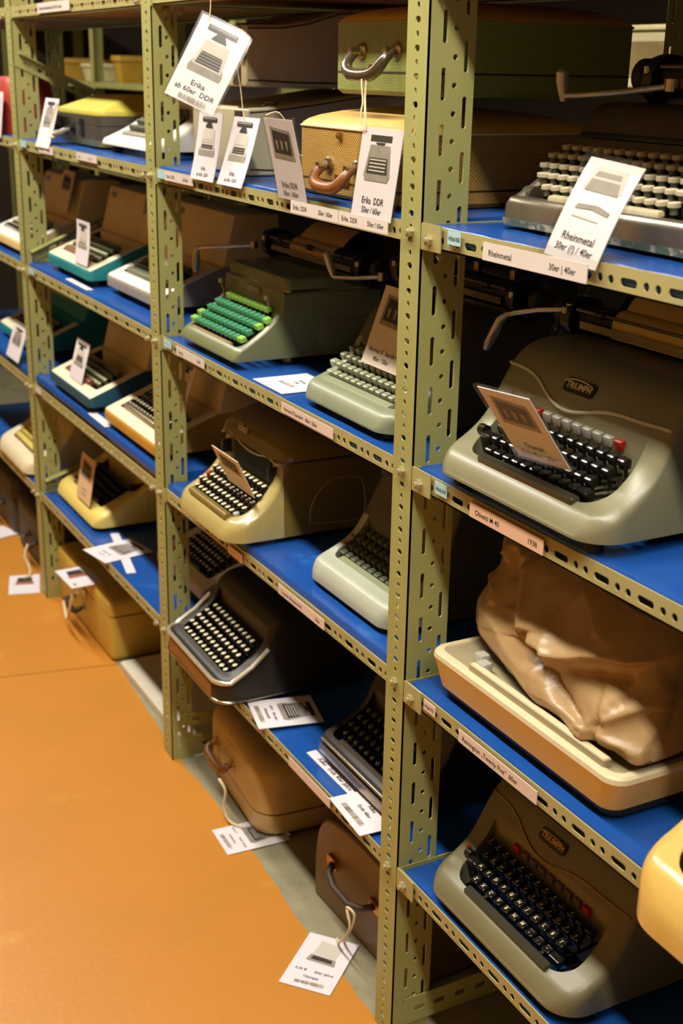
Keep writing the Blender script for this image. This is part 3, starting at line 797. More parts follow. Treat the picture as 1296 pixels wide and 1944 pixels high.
b = MB(); b.box(-.128, -.122, .072, .075, .0668, .0685, 'black'); link('indicator', b.mesh('indicator', 0), t)
kk = MB(); kk.rr([(-.014, .0095, .0085, .003), (-.002, .0095, .0085, .003), (0, .0085, .0075, .003)], 'key_grey', 3); km = kk.mesh('key', 40)
for x, y in ((-.128, .040), (-.104, .027)): link('key', km, t, (x, y, .082))
b = MB(); b.rr([(.060, .145, .0068, .002), (.0775, .145, .0062, .002), (.079, .143, .0048, .002)], 'remi_deck', 3); b.rr([(.079, .143, .0048, .002), (.0795, .140, .003, .001)], 'remi_top', 3)
link('space_bar', b.mesh('space_bar', 40), t, (.028, .0165, 0))
# the cover: a draped, folded skin pulled low over the machine
RIDGES = [  # (polyline in x, z over the front of the cover), height, reach above, reach below
    ([(-.171, .137), (-.128, .133), (-.08, .118), (-.046, .106), (-.007, .109), (.017, .122)], .006, .020, .045),
    ([(-.041, .142), (-.012, .150), (.021, .156), (.042, .153), (.069, .162), (.105, .180), (.141, .188), (.181, .205)], .017, .050, .011),
    ([(-.047, .151), (-.01, .133), (.024, .131), (.048, .108), (.085, .098), (.127, .097)], -.014, .010, .018),
    ([(.025, .156), (.033, .143), (.017, .122), (.045, .098), (.094, .091), (.133, .097)], .010, .008, .030),
    ([(.045, .130), (.087, .143), (.123, .156), (.165, .165)], -.010, .010, .020),
    ([(.173, .166), (.152, .133), (.136, .104), (.133, .083), (.134, .051)], -.005, .004, .004),
    ([(.140, .112), (.160, .128), (.180, .145), (.20, .165)], .013, .030, .009),
    ([(.141, .104), (.160, .096), (.180, .098), (.185, .08), (.170, .070)], .009, .012, .008),
    ([(.200, .15), (.196, .127), (.190, .096), (.186, .075)], .012, .010, .010),
    ([(.083, .060), (.107, .081), (.133, .083)], .008, .014, .010),
    ([(-.153, .209), (-.134, .236), (-.11, .232), (-.1, .225)], .012, .014, .010),
    ([(-.177, .177), (-.147, .176), (-.126, .155)], .010, .014, .010),
    ([(-.104, .223), (-.078, .193), (-.053, .163), (-.047, .149)], .013, .026, .014),
    ([(-.09, .16), (-.10, .19), (-.12, .205)], -.008, .012, .012),
    ([(.02, .235), (.08, .205), (.12, .20)], .006, .03, .02)]
def cover():
    from mathutils import noise
    def dseg(x, z, P):
        best = (9, 1, 0)
        L = len(P) - 1
        for i, ((x0, z0_), (x1, z1_)) in enumerate(zip(P, P[1:])):
            dx, dz = x1 - x0, z1_ - z0_; q = max(0, min(1, ((x - x0) * dx + (z - z0_) * dz) / (dx * dx + dz * dz)))
            ex, ez = x - (x0 + dx * q), z - (z0_ + dz * q); d = math.hypot(ex, ez)
            if d < best[0]: best = (d, 1 if (dx * ez - dz * ex) > 0 else -1, (i + q) / L)
        return best
    RR = [(smooth_poly(P, 1), a, u, w) for P, a, u, w in RIDGES]
    NT, NV = 250, 90; n4 = []
    rc = .34                                   # corner radius of the unit plan
    for q, (sx, sy) in enumerate(((1, 1), (-1, 1), (-1, -1), (1, -1))):
        for t in range(9):
            a = math.pi / 2 * (q + t / 8); n4.append((sx * (1 - rc) + rc * math.cos(a), sy * (1 - rc) + rc * math.sin(a), math.cos(a), math.sin(a)))
    n4.append(n4[0]); acc = [0]
    for a, c in zip(n4, n4[1:]): acc.append(acc[-1] + math.hypot(c[0] - a[0], (c[1] - a[1]) * .75))
    def plan(t):
        s_ = t * acc[-1]
        for i in range(len(acc) - 1):
            if acc[i + 1] >= s_: break
        q = (s_ - acc[i]) / max(1e-9, acc[i + 1] - acc[i]); a, c = n4[i], n4[i + 1]
        r = [a[k] + (c[k] - a[k]) * q for k in range(4)]; l = math.hypot(r[2], r[3]); return r[0], r[1], r[2] / l, r[3] / l
    V = []
    for i in range(NT):
        sx, sy, nx, ny = plan(i / NT)
        for j in range(NV + 1):
            v = j / NV; g = min(1, v / .80); cr = max(0, (v - .80) / .20)
            hx = (.204 - .010 * g - .020 * g ** 3) * (1 - cr ** 1.6 * .995); hy = (.148 - .022 * g - .030 * g ** 2) * (1 - cr ** 1.6 * .995)
            hx *= 1 + .02 * math.sin(g * 3.1)
            x = -.004 + hx * sx; y = .166 + .028 * g + hy * sy
            fl = max(0, -sy) * max(0, -sx + .15)
            y += .036 * fl * (1 - .55 * g)
            hem = .0815 + .012 * max(0, -sx) * max(0, -sy)
            if ny < -.3 and v < .06: y += .010 * (1 - v / .06)            # the hem turns under
            top = .238 + .012 * max(0, -sx) - .01 * max(0, sx)
            z = hem + (top - hem) * (1 - (1 - g) ** 1.06) + .012 * cr
            w = max(0, -ny) ** .7 * (1 - cr); d = 0
            if w > 0:
                for P, a, u, dn in RR:
                    dd, sd, pos = dseg(x, z, P); sg = u if sd > 0 else dn
                    if dd < sg * 4: d += 1.55 * a * math.exp(-(dd / sg) ** 1.08) * min(1, pos * 5 + .25, (1 - pos) * 5 + .25)
            d = d * w
            d += .0036 * noise.noise(Vector((x * 14, y * 14, z * 10 + 3))) + .0032 * (abs(noise.noise(Vector((x * 22 + 5, y * 22, z * 30)))) - .2)
            if nx < -.3: d += .010 * math.sin(z * 46 + y * 30) * (-nx) * (1 - cr) * min(1, v * 4)
            if nx > .3: d += .006 * math.sin(z * 50 - y * 36) * nx * (1 - cr)
            V.append((x + nx * d, y + ny * d, z + (.2 * d if cr else 0)))
    n = NV + 1; F = [(i * n + j, ((i + 1) % NT) * n + j, ((i + 1) % NT) * n + j + 1, i * n + j + 1) for i in range(NT) for j in range(NV)]
    b = MB(); b.add(V, F, 'dust_cover'); me = b.mesh('dust_cover', 0); me.polygons.foreach_set('use_smooth', [True] * len(me.polygons))
    o = link('dust_cover', me); o.location = (.247, .012, BOARD['A'][2])
    m = o.modifiers.new('thick', 'SOLIDIFY'); m.thickness = .0014; m.offset = -1
    return o
cv = tag(cover(), 'crumpled brown vinyl dust cover pulled over the cream and ochre typewriter', 'dust cover')

# ---- bay A, top shelf: old black machine with cream disc keys
z0 = BOARD['A'][0]
t, zt = machine('old black typewriter with cream disc keys and a worn metal front rail', (.245, .082, z0), .350,
    [(0, .030), (.01, .036), (.03, .040), (.05, .046), (.075, .060), (.088, .085), (.098, .112), (.110, .140), (.124, .152), (.16, .155), (.30, .150)], .010, (.022, .088), .310,
    dict(top='paint_rhein', side='paint_rhein', hood='paint_rhein', inner='black'), rc=.012, re=.012, rk=.01, taper=.06, fh=.012)
b = MB(); b.rr([(.004, .178, .012, .008), (.012, .180, .013, .008)], 'paint_chip', 3); b.rr([(.012, .179, .012, .008), (.030, .177, .012, .010), (.038, .172, .009, .008), (.040, .168, .005, .004)], 'chrome_worn', 3)
link('front_rail', b.mesh('front_rail', 40), t, (0, .008, 0))
for s in (-1, 1):
    b = MB(); b.tube([(s * .165, .010, .036), (s * .163, .03, .048), (s * .160, .055, .066), (s * .157, .07, .078)], [(.007, .006)] * 4, 'chrome_worn', 8); b.cyl((s * .168, .028, .040), (s * .150, .028, .040), .012, 'paint_rhein', 14)
    link('side_arm', b.mesh('side_arm', 40), t)
x0 = -.130
keyboard(t, [(.024, .055, x0 + .006, .0192, 13), (.039, .067, x0 - .022, .0196, 14, {0: ('key_cream', 1.5), 13: ('key_cream', 1.5)}), (.054, .078, x0 - .040, .0200, 15), (.069, .090, x0 - .044, .0202, 15), (.083, .100, x0 - .034, .0205, 12)], 'cup', 'key_cream', tilt=R(4))
space_bar(t, -.10, .10, .012, .046, 'key_cream', .006, .006)
b = MB(); b.prism([(.0985, .108), (.0960, .112), (.0985, .118), (.104, .118)], 'x', -.158, .158, 'black'); link('hood_rib', b.mesh('hood_rib', 30, .0012), t)
yk, zk = .16, .185
carriage(t, -.10, .40, yk, zk, .019, table_h=.04, rail_drop=.03, knob_r=.022,
         lever=[(-.03, yk - .035, zk - .010), (-.10, yk - .045, zk - .018), (-.175, yk - .055, zk - .024), (-.200, yk - .060, zk - .025)],
         lever_pad=[(-.203, yk - .06, zk - .032), (-.205, yk - .061, zk - .018), (-.206, yk - .062, zk - .006), (-.206, yk - .063, zk + .004), (-.205, yk - .063, zk + .006)])

# ---- bay B, second shelf: olive machine with green keys
z0 = BOARD['B'][1]
t, zt = machine('olive grey typewriter with rows of green block keys', (-.788, .014, z0), .272,
    [(0, .028), (.012, .036), (.03, .046), (.06, .066), (.082, .085), (.094, .100), (.0985, .112), (.1000, .132), (.1005, .136)] + [(.30, .136)], .014, (.014, .092), .244,
    dict(top='paint_siemag', side='paint_siemag', hood='paint_siemag', inner='paint_siemag'), rc=.012, re=.014, rk=.016, edge=.008, fh=.018, fy=(.125, .26), foot_k='dull_metal')
b = MB(); b.rr([(.136, .134, .100, .012, 0, .205), (.150, .134, .100, .012, 0, .205), (.158, .130, .096, .012, 0, .205), (.161, .122, .088, .012, 0, .205)], 'paint_siemag', 5); link('top_cover', b.mesh('top_cover', 40), t)
b = MB(); b.rr([(.134, .1352, .1012, .012, 0, .205), (.1375, .1352, .1012, .012, 0, .205)], 'chrome', 5); link('trim', b.mesh('trim', 40), t)
b = MB(); b.prism([(.18, .018), (.28, .018), (.288, .03), (.288, .070), (.28, .082), (.185, .082), (.172, .07), (.172, .03)], 'x', .1345, .1372, 'paint_siemag'); link('side_panel', b.mesh('side_panel', 30, .002), t)
L = 'key_lime'
keyboard(t, [(.030, .050, -.128, .0208, 12, {0: (L, 1.5), 11: (L, 1.4)}), (.045, .061, -.130, .0208, 12, {0: (L, 1.3)}), (.060, .073, -.118, .0208, 12, {11: (L, 1.2)}), (.073, .085, -.110, .0208, 12, {11: (L, 1.2)}), (.085, .101, -.080, .0196, 10, {i: (L, 1.05) for i in range(10)})], 'block', 'key_green', tilt=R(16))
space_bar(t, -.118, .072, .018, .037, 'bar_taupe', .007, .0075)
badge(t, 'SIEMAG', (.002, .0985, .122), (1, 0, 0), (0, .0, 1), .0115, 'sage_label', 'paint_siemag', .066, .014)
for x in (-.118, .098):
    b = MB(); b.tube([(x, .09, .098), (x, .085, .112), (x, .082, .120)], .0022, 'dull_metal', 8); b.cyl((x, .082, .118), (x, .082, .126), .005, 'key_cream', 10); link('side_lever', b.mesh('side_lever', 40), t)
yk, zk = .235, .185
carriage(t, -.20, .24, yk, zk, .019, table_h=.05, lever=[(-.190, .186, .177), (-.24, .150, .170), (-.290, .114, .164), (-.302, .106, .160)],
         lever_pad=[(-.300, .107, .163), (-.3035, .105, .152), (-.3045, .104, .138), (-.305, .104, .122), (-.305, .104, .110)])
paper('brown sheet of paper lying over the roller of the green keyed typewriter', -.870, -.690, .014 + yk, z0 + zk, .019, 'paper_brown', .05, .75, front=.016)

# ---- bay B, second shelf right: sage machine with blocky keys
t, zt = machine('sage green typewriter with blocky sage keys beside the tall slotted upright', (-.262, .022, z0), .292,
    [(0, .030), (.012, .038), (.035, .044), (.06, .054), (.085, .072), (.100, .096), (.118, .135), (.135, .160), (.16, .172), (.30, .17)], .012, (.030, .104), .250,
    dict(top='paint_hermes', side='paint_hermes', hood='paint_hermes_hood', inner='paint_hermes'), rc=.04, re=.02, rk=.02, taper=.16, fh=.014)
x0 = -.135
keyboard(t, [(.052, .051, x0 + .012, .0200, 12, {0: ('key_sage', 1.3)}), (.066, .063, x0 - .004, .0200, 13, {0: ('key_sage', 1.3)}), (.080, .075, x0 + .004, .0200, 12), (.094, .087, x0 + .010, .0200, 12, {0: ('key_moss', 1.2)}), (.106, .1, x0 + .03, .0200, 9, {i: ('key_moss', 1.1) for i in range(9)})], 'square', 'key_sage')
space_bar(t, -.118, .10, .036, .045, 'key_sage', .010, .0085)
yk, zk = .225, .205
carriage(t, -.19, .19, yk, zk, .02, table_h=.045, lever=[(-.215, yk - .03, zk - .022), (-.29, yk - .045, zk - .034), (-.345, yk - .055, zk - .040), (-.352, yk - .056, zk - .036)],
         lever_pad=[(-.350, yk - .055, zk - .038), (-.356, yk - .056, zk - .026), (-.362, yk - .057, zk - .012), (-.366, yk - .058, zk), (-.367, yk - .058, zk + .004)])
b = MB(); A = [(yk + .035 + .028 * math.cos(R(a)), zk + .012 + .026 * math.sin(R(a))) for a in range(0, 360, 20)]
b.prism(A, 'x', -.10, .205, 'black'); link('paper_support', b.mesh('paper_support', 40, .002), t)
badge(t, 'HERMES', (.150, yk + .0075, zk + .014), (1, 0, 0), (0, .15, 1), .016, 'letter_cream')
for x in (.02, .118): 
    b = MB(); b.box(x - .006, x + .006, yk + .004, yk + .010, zk + .018, zk + .034, 'brass'); link('clip', b.mesh('clip', 0, .001), t)

# ---- bay B, third shelf: golden olive machine and pale grey machine
z0 = BOARD['B'][2]
t, zt = machine('glossy golden olive typewriter with overhanging brown hood and round black keys', (-.700, -.040, z0), .278,
    [(0, .034), (.010, .044), (.035, .052), (.06, .066), (.085, .088), (.104, .116), (.112, .142), (.116, .170), (.118, .176), (.32, .176)], .010, (.026, .112), .222,
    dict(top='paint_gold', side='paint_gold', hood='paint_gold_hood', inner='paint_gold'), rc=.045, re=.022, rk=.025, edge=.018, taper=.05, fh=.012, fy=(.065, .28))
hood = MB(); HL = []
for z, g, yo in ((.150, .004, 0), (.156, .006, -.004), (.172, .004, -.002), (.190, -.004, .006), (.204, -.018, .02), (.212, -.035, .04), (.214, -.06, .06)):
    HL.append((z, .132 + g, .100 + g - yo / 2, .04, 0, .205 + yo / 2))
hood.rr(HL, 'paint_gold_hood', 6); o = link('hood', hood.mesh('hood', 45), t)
rim = smooth_poly([(-.130, .150), (-.10, .160), (-.085, .166), (-.05, .158), (0, .150), (.05, .150), (.085, .158), (.11, .156), (.128, .150)], 2)
surf_tube('trim', t, [(-.136, .25, .151), (-.136, .14, .151), (-.131, .110, .150)] + [(x, .1005 - .004 * math.cos(x * 12), z - .002) for x, z in rim[2:-2]] + [(.131, .110, .150), (.136, .14, .151), (.136, .29, .151)], .0022, 'chrome')
b = MB(); b.tube([(.1392 - .0072 * z_ / .18, y_, z_) for y_, z_ in smooth_poly([(.165, .03), (.27, .02), (.285, .04), (.28, .10), (.26, .112), (.2, .108), (.168, .07), (.165, .03)], 2)], .0013, 'paint_gold', 6); link('side_panel', b.mesh('side_panel', 60), t)
badge(t, 'Ideal', (-.02, .1010, .182), (1, 0, 0), (0, .25, 1), .022, 'trim_bright', bold=.02)
b = MB(); b.prism([(.1085, .10), (.114, .10), (.116, .146), (.110, .146)], 'x', -.085, .085, 'black_matte'); link('type_guard', b.mesh('type_guard', 0), t)
for x in (-.108, .108):
    b = MB(); b.box(x - .004, x + .004, .092, .114, .112, .138, 'black'); link('tab_lever', b.mesh('tab_lever', 0, .0015), t)
x0 = -.104
keyboard(t, [(.034, .056, x0 + .010, .0190, 11, {10: ('key_grey', 1.0)}), (.048, .066, x0 - .002, .0190, 12), (.062, .076, x0 + .002, .0190, 12, {0: ('key_red', .9)}), (.076, .087, x0 + .002, .0190, 12), (.092, .099, x0 + .008, .0190, 11)], 'round', 'key_black', 'key_face')
b = MB(); b.tube([(-.085, 0, 0), (.092, 0, 0)], [(.009, .007)] * 2, 'paint_gold_hood', 12); link('space_bar', b.mesh('space_bar', 40), t, (0, .020, .050))
carriage(t, -.20, .23, .24, .226, .018, table_h=.03, rail_drop=.02)
t, zt = machine('pale grey typewriter with grey round cornered keys at the right end of the blue shelf', (-.250, .030, z0), .286,
    [(0, .034), (.012, .042), (.035, .048), (.06, .060), (.085, .076), (.105, .105), (.125, .150), (.14, .185), (.155, .205), (.19, .212), (.30, .21)], .010, (.036, .106), .236,
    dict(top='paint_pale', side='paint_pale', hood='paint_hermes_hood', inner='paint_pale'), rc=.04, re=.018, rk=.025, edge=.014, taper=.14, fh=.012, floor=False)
x0 = -.108
keyboard(t, [(.056, .053, x0 + .006, .0195, 11), (.070, .063, x0 - .008, .0195, 12, {0: ('key_brown', 1.1)}), (.084, .074, x0 - .008, .0195, 12, {0: ('key_brown', 1.0)}), (.098, .085, x0 + .002, .0195, 11, {0: ('key_brown', 1.0)})], 'square', 'key_moss')
space_bar(t, -.092, .092, .044, .049, 'key_sage', .008, .008)
carriage(t, -.16, .2, .24, .235, .018, table_h=.02, rail_drop=.02)

# ---- bay B, bottom shelf: black machine with bright rim, and the old black one by the upright
z0 = BOARD['B'][3]
t, zt = machine('black typewriter with bright metal rim and cream dotted round keys', (-.752, -.046, z0), .310,
    [(0, .052), (.012, .058), (.04, .066), (.075, .088), (.098, .104), (.108, .120), (.120, .150), (.14, .168), (.18, .172), (.32, .17)], .008, (.026, .116), .262,
    dict(top='paint_black', side='paint_black', inner='black'), rc=.035, re=.016, rk=.025, edge=.012, taper=.08, fh=.01, rz=R(-1), fy=(.075, .28))
b = MB()
def rimpts(o):
    P = []
    for a in range(180, 271, 15): P.append((-.155 + .035 + (.035 + o) * math.cos(R(a)), .035 + (.035 + o) * math.sin(R(a))))
    for a in range(270, 361, 15): P.append((.155 - .035 + (.035 + o) * math.cos(R(a)), .035 + (.035 + o) * math.sin(R(a))))
    return P
pp = rimpts(.0008); b.tube([(x, y, (zt(y) if y > .03 else .058) - .003) for x, y in [(-.1545, .105), (-.155, .07)] + pp + [(.155, .07), (.1545, .105)]], .0048, 'lever_metal', 8)
b.tube([(x, y, .014) for x, y in [(-.1555, .2)] + rimpts(.001) + [(.1555, .2)]], .003, 'chrome', 8)
link('trim', b.mesh('trim', 45), t)
b = MB(); b.box(-.118, .118, -.0022, .004, .016, .046, 'leather_brown'); link('front_panel', b.mesh('front_panel', 0, .001), t)
x0 = -.118
keyboard(t, [(.036, .060, x0 + .004, .0196, 12, {10: ('key_black', 1.3)}), (.052, .070, x0 - .006, .0196, 13), (.067, .081, x0 - .004, .0196, 12), (.083, .092, x0 + .002, .0196, 12), (.098, .104, x0 + .012, .0196, 11)], 'round', 'key_black', 'key_face')
space_bar(t, -.090, .050, .026, .056, 'dull_metal', .005, .006)
carriage(t, -.17, .19, .235, .195, .018, table_h=.03)
t, zt = machine('old black typewriter with a flat metal rail in front of its dark keys', (-.238, .050, z0), .270,
    [(0, .040), (.012, .048), (.04, .056), (.07, .072), (.095, .090), (.11, .125), (.125, .15), (.16, .16), (.28, .155)], .02, (.016, .106), .236,
    dict(top='paint_black', side='paint_black', inner='black'), rc=.022, re=.008, rk=.018, edge=.008, fh=.02)
b = MB(); b.box(-.118, .13, -.006, -.001, .018, .034, 'chrome_worn'); b.tube([(-.115, -.001, .044), (.13, -.001, .044)], [(.004, .003)] * 2, 'chrome_worn', 8); link('front_rail', b.mesh('front_rail', 30, .001), t)
x0 = -.098
keyboard(t, [(.034, .058, x0 + .008, .0196, 11), (.050, .068, x0, .0196, 12), (.066, .079, x0 + .002, .0196, 11), (.082, .091, x0 + .006, .0196, 11)], 'round', 'key_black', 'key_moss')
space_bar(t, -.085, .10, .020, .050, 'leather_dark', .006, .006)
carriage(t, -.15, .17, .21, .185, .018, table_h=.02)

# ---- bay C: small machines with upright rear lids
def lidded(label, loc, w, side, top, lid, bar, prof=None, stripe=True, keycap='key_moss', rz=0, foot=True, lidh=.115, lidy=.150, barh=.010, dots=True, deck=None, group=None, depth=.29):
    prof = prof or [(0, .040), (.02, .048), (.06, .064), (.10, .080), (.140, .096), (.160, .100), (depth, .100)]
    t, zt = machine(label, loc, w, prof, .016, (.030, .138), w - .066, dict(top=top, side=side, inner='black', hood=lid), rc=.012, re=.008, rk=.008, edge=.004, fh=.018, rz=rz, floor=False, zw=.03)
    n = int((w - .09) / .0195)
    keyboard(t, [(.046, zt(.046) + .004, -(n - 1) * .00975, .0195, n), (.062, zt(.062) + .006, -(n - 1) * .00975, .0195, n), (.078, zt(.078) + .008, -(n - 1) * .00975, .0195, n), (.094, zt(.094) + .010, -(n - 1) * .00975, .0195, n)], 'round' if dots else 'square', keycap, 'key_face' if dots else None, joined=True)
    b = MB(); b.rr([(-.012, w * .28, .008, .003), (0, w * .28, .0075, .003), (.002, w * .27, .005, .002)], bar, 3); link('space_bar', b.mesh('space_bar', 40), t, (-.01, .034, zt(.034) + barh), (R(14), 0, 0))
    b = MB(); hw = w / 2 - .002
    b.prism([(lidy, .092), (lidy + .03, .092 + lidh), (lidy + .045, .096 + lidh), (depth - .005, .090 + lidh), (depth, .098)], 'x', -hw, hw, lid); link('lid', b.mesh('lid', 30, .004, 2), t)
    def onlid(x, s, out=.0012): return (x, lidy + .03 * s - out, .092 + lidh * s)
    b = MB(); b.add([onlid(-hw + .03, .78), onlid(-hw + .07, .78), onlid(-hw + .07, .90), onlid(-hw + .03, .90)], [(0, 1, 2, 3)], 'ink_grey'); link('maker_badge', b.mesh('maker_badge', 0), t)
    if stripe:
        b = MB(); b.add([onlid(hw - .075, .62), onlid(hw - .05, .62), onlid(hw - .035, .97), onlid(hw - .08, .97)], [(0, 1, 2, 3)], 'grey_plastic'); link('grip_strip', b.mesh('grip_strip', 0), t)
    return t, zt
z0 = BOARD['C'][1]
lidded('teal sided typewriter with cream keyboard frame, rear lid tinted tan for bounce light and brown bar', (-1.752, .030, z0), .365, 'teal', 'cream', 'tan_bounce_plastic', 'leather_brown')
lidded('white framed grey typewriter to the right of the teal one', (-1.335, .055, z0), .36, 'grey_plastic', 'white_plastic', 'tan_bounce_plastic', 'key_moss', stripe=False, keycap='key_moss', dots=False)
z0 = BOARD['C'][2]
lidded('navy sided typewriter with cream keyboard frame and rear lid tinted khaki for bounce light', (-1.722, .008, z0), .345, 'navy', 'cream', 'khaki_bounce_plastic', 'maroon')
lidded('cream framed typewriter with ochre underside and dotted black keys', (-1.270, .014, z0), .36, 'ochre_plastic', 'cream', 'tan_bounce_plastic', 'dull_metal', stripe=False, keycap='key_black', barh=.012)
z0 = BOARD['C'][3]
t, zt = machine('yellow green typewriter with black keys and a white card tinted for bounce light standing in it', (-1.822, .034, z0), .372,
    [(0, .030), (.015, .042), (.05, .058), (.10, .082), (.145, .105), (.16, .13), (.175, .175), (.185, .195), (.20, .20), (.33, .2)], .012, (.036, .145), .26,
    dict(top='yellow_cream', side='yellow_cream', hood='yellow_cream_hood', inner='black'), rc=.03, re=.018, rk=.01, edge=.012, fh=.014, floor=False, zw=.03)
keyboard(t, [(.058, .066, -.117, .0195, 13), (.076, .076, -.117, .0195, 13), (.094, .086, -.117, .0195, 13), (.112, .096, -.117, .0195, 13)], 'square', 'key_black', joined=True)
b = MB(); b.rr([(-.016, .105, .009, .003), (0, .105, .0085, .003), (.002, .102, .006, .002)], 'key_black', 3); link('space_bar', b.mesh('space_bar', 40), t, (-.01, .042, .068), (R(14), 0, 0))
b = MB(); b.box(.152, .160, .105, .150, .094, .112, 'black'); link('side_slot', b.mesh('side_slot', 0, .002), t)
t, zt = lidded('tan typewriter pushed back at the dim right end of the bottom shelf', (-1.215, .105, z0), .30, 'khaki_bounce_plastic', 'cream', 'khaki_bounce_plastic', 'key_black', stripe=False, keycap='key_black', lidh=.05)
z0 = BOARD['C'][0]
t, zt = machine('white typewriter with a sweeping curved front beside the yellow case', (-1.325, .050, z0), .350,
    [(0, .026), (.02, .034), (.06, .052), (.10, .076), (.13, .100), (.148, .130), (.156, .158), (.162, .166), (.30, .16)], .016, (.03, .135), .24,
    dict(top='white_plastic', side='white_plastic', hood='white_plastic', inner='white_plastic'), rc=.02, re=.01, rk=.012, edge=.012, taper=.12, fh=.02)
keyboard(t, [(.050, .058, -.095, .0195, 11), (.068, .070, -.095, .0195, 11), (.086, .083, -.095, .0195, 11), (.104, .096, -.095, .0195, 11)], 'square', 'key_moss', joined=True)
space_bar(t, -.10, .10, .034, .046, 'grey_plastic', .008, .008)
carriage(t, -.22, .2, .2, .185, .017, table_h=.03, lever=[(-.20, .17, .19), (-.235, .16, .192), (-.262, .155, .190), (-.270, .154, .186)], lever_pad=[(-.268, .154, .188), (-.274, .152, .176), (-.277, .151, .160), (-.278, .150, .146), (-.278, .150, .142)])

# ---- bay D, mostly hidden at the far left
z0 = BOARD['D'][1]
lidded('white typewriter at the far left edge, cut by the frame', (-2.33, .02, z0), .40, 'tan_bounce_plastic', 'white_plastic', 'tan_bounce_plastic', 'key_black', stripe=False)
z0 = BOARD['D'][2]
lidded('teal typewriter with cream rims at the far left edge', (-2.46, .06, z0), .42, 'teal', 'cream', 'teal', 'key_black', stripe=False, lidh=.06)
z0 = BOARD['D'][3]
t, zt = machine('cream typewriter with yellow keys at the far left edge', (-2.36, -.005, z0), .37,
    [(0, .034), (.015, .046), (.05, .06), (.10, .082), (.13, .11), (.15, .15), (.2, .17), (.3, .17)], .01, (.04, .13), .27,
    dict(top='cream', side='cream', hood='khaki_bounce_plastic', inner='ochre_plastic'), rc=.05, re=.02, rk=.03, edge=.014, fh=.012, floor=False, zw=.03)
keyboard(t, [(.072, .072, -.10, .0195, 11), (.09, .085, -.10, .0195, 11), (.108, .098, -.10, .0195, 11)], 'square', 'key_yellow', joined=True)
b = MB(); b.rr([(-.014, .10, .010, .003), (0, .10, .009, .003), (.003, .095, .006, .002)], 'yellow_cream_hood', 3); link('space_bar', b.mesh('space_bar', 40), t, (0, .052, .068), (R(14), 0, 0))
z0 = BOARD['D'][0]
b = MB(); b.rr([(0, .09, .07, .02), (.08, .09, .07, .02), (.135, .084, .064, .03), (.150, .07, .05, .03)], 'red_box', 5)
o = link('typewriter_case', b.mesh('typewriter_case', 40)); o.location = (-2.335, .095, z0); tag(o, 'red typewriter case at the far left edge behind the first upright', 'case')

# ---- ochre machine poking out of the right edge, bottom shelf
t, zt = machine('glossy ochre cream typewriter jutting out at the right edge of the picture', (.750, -.070, BOARD['A'][2]), .380,
    [(0, .05), (.015, .062), (.04, .072), (.08, .09), (.11, .115), (.13, .15), (.16, .18), (.3, .18)], .0, (.03, .115), .31,
    dict(top='ochre_gloss', side='ochre_gloss', inner='black'), rc=.06, re=.03, rk=.04, edge=.02, fh=.01)
keyboard(t, [(.05, .075, -.12, .02, 13), (.066, .086, -.13, .02, 13), (.082, .098, -.12, .02, 12)], 'square', 'key_brown')

# ---- cases
def handle(t, c, half, drop, out, k, r=.008, mount='chrome', up=(0, 0, -1), ang=None):
    """a carrying handle on the front face (y = c.y): two mounts and a hanging grip"""
    cx, cy, cz = c
    for s in (-1, 1):
        b = MB(); cc = lambda rr, y: [(cx + s * half + rr * math.cos(R(24 * i)), y, cz + rr * .8 * math.sin(R(24 * i))) for i in range(15)]
        b.loft([cc(.014, cy), cc(.014, cy - .003), cc(.009, cy - .006)], mount); b.cyl((cx + s * half, cy, cz), (cx + s * half, cy - out * .7, cz - .002), .0065, mount, 10)
        link('handle_mount', b.mesh('handle_mount', 40), t)
    b = MB(); h = half
    P = smooth_poly([(-h, .25, 0), (-h - .004, .8, .35), (-h * .9, 1, .85), (-h * .45, 1, 1), (h * .45, 1, 1), (h * .9, 1, .85), (h + .004, .8, .35), (h, .25, 0)], 0)
    pts3 = [(cx + a, cy - out * bb, cz - drop * cc_) for a, bb, cc_ in P]
    q = []
    for i in range(len(pts3) - 1):
        for tt in (0, .5): q.append(Vector(pts3[i]).lerp(Vector(pts3[i + 1]), tt))
    q.append(Vector(pts3[-1]))
    for _ in range(2): q = [q[0]] + [(q[i - 1] + q[i] * 2 + q[i + 1]) / 4 for i in range(1, len(q) - 1)] + [q[-1]]
    b.tube(q, [r * (.75 + .35 * math.sin(math.pi * i / (len(q) - 1))) for i in range(len(q))], k, 10)
    return link('handle', b.mesh('handle', 50), t)
def latch(t, x, y, z, k='brass', w=.018, h=.02):
    b = MB(); b.box(x - w / 2, x + w / 2, y - .004, y, z - h / 2, z + h / 2, k); b.box(x - w / 3, x + w / 3, y - .007, y - .004, z - h / 3, z + h / 6, k); return link('latch', b.mesh('latch', 0, .0012), t)
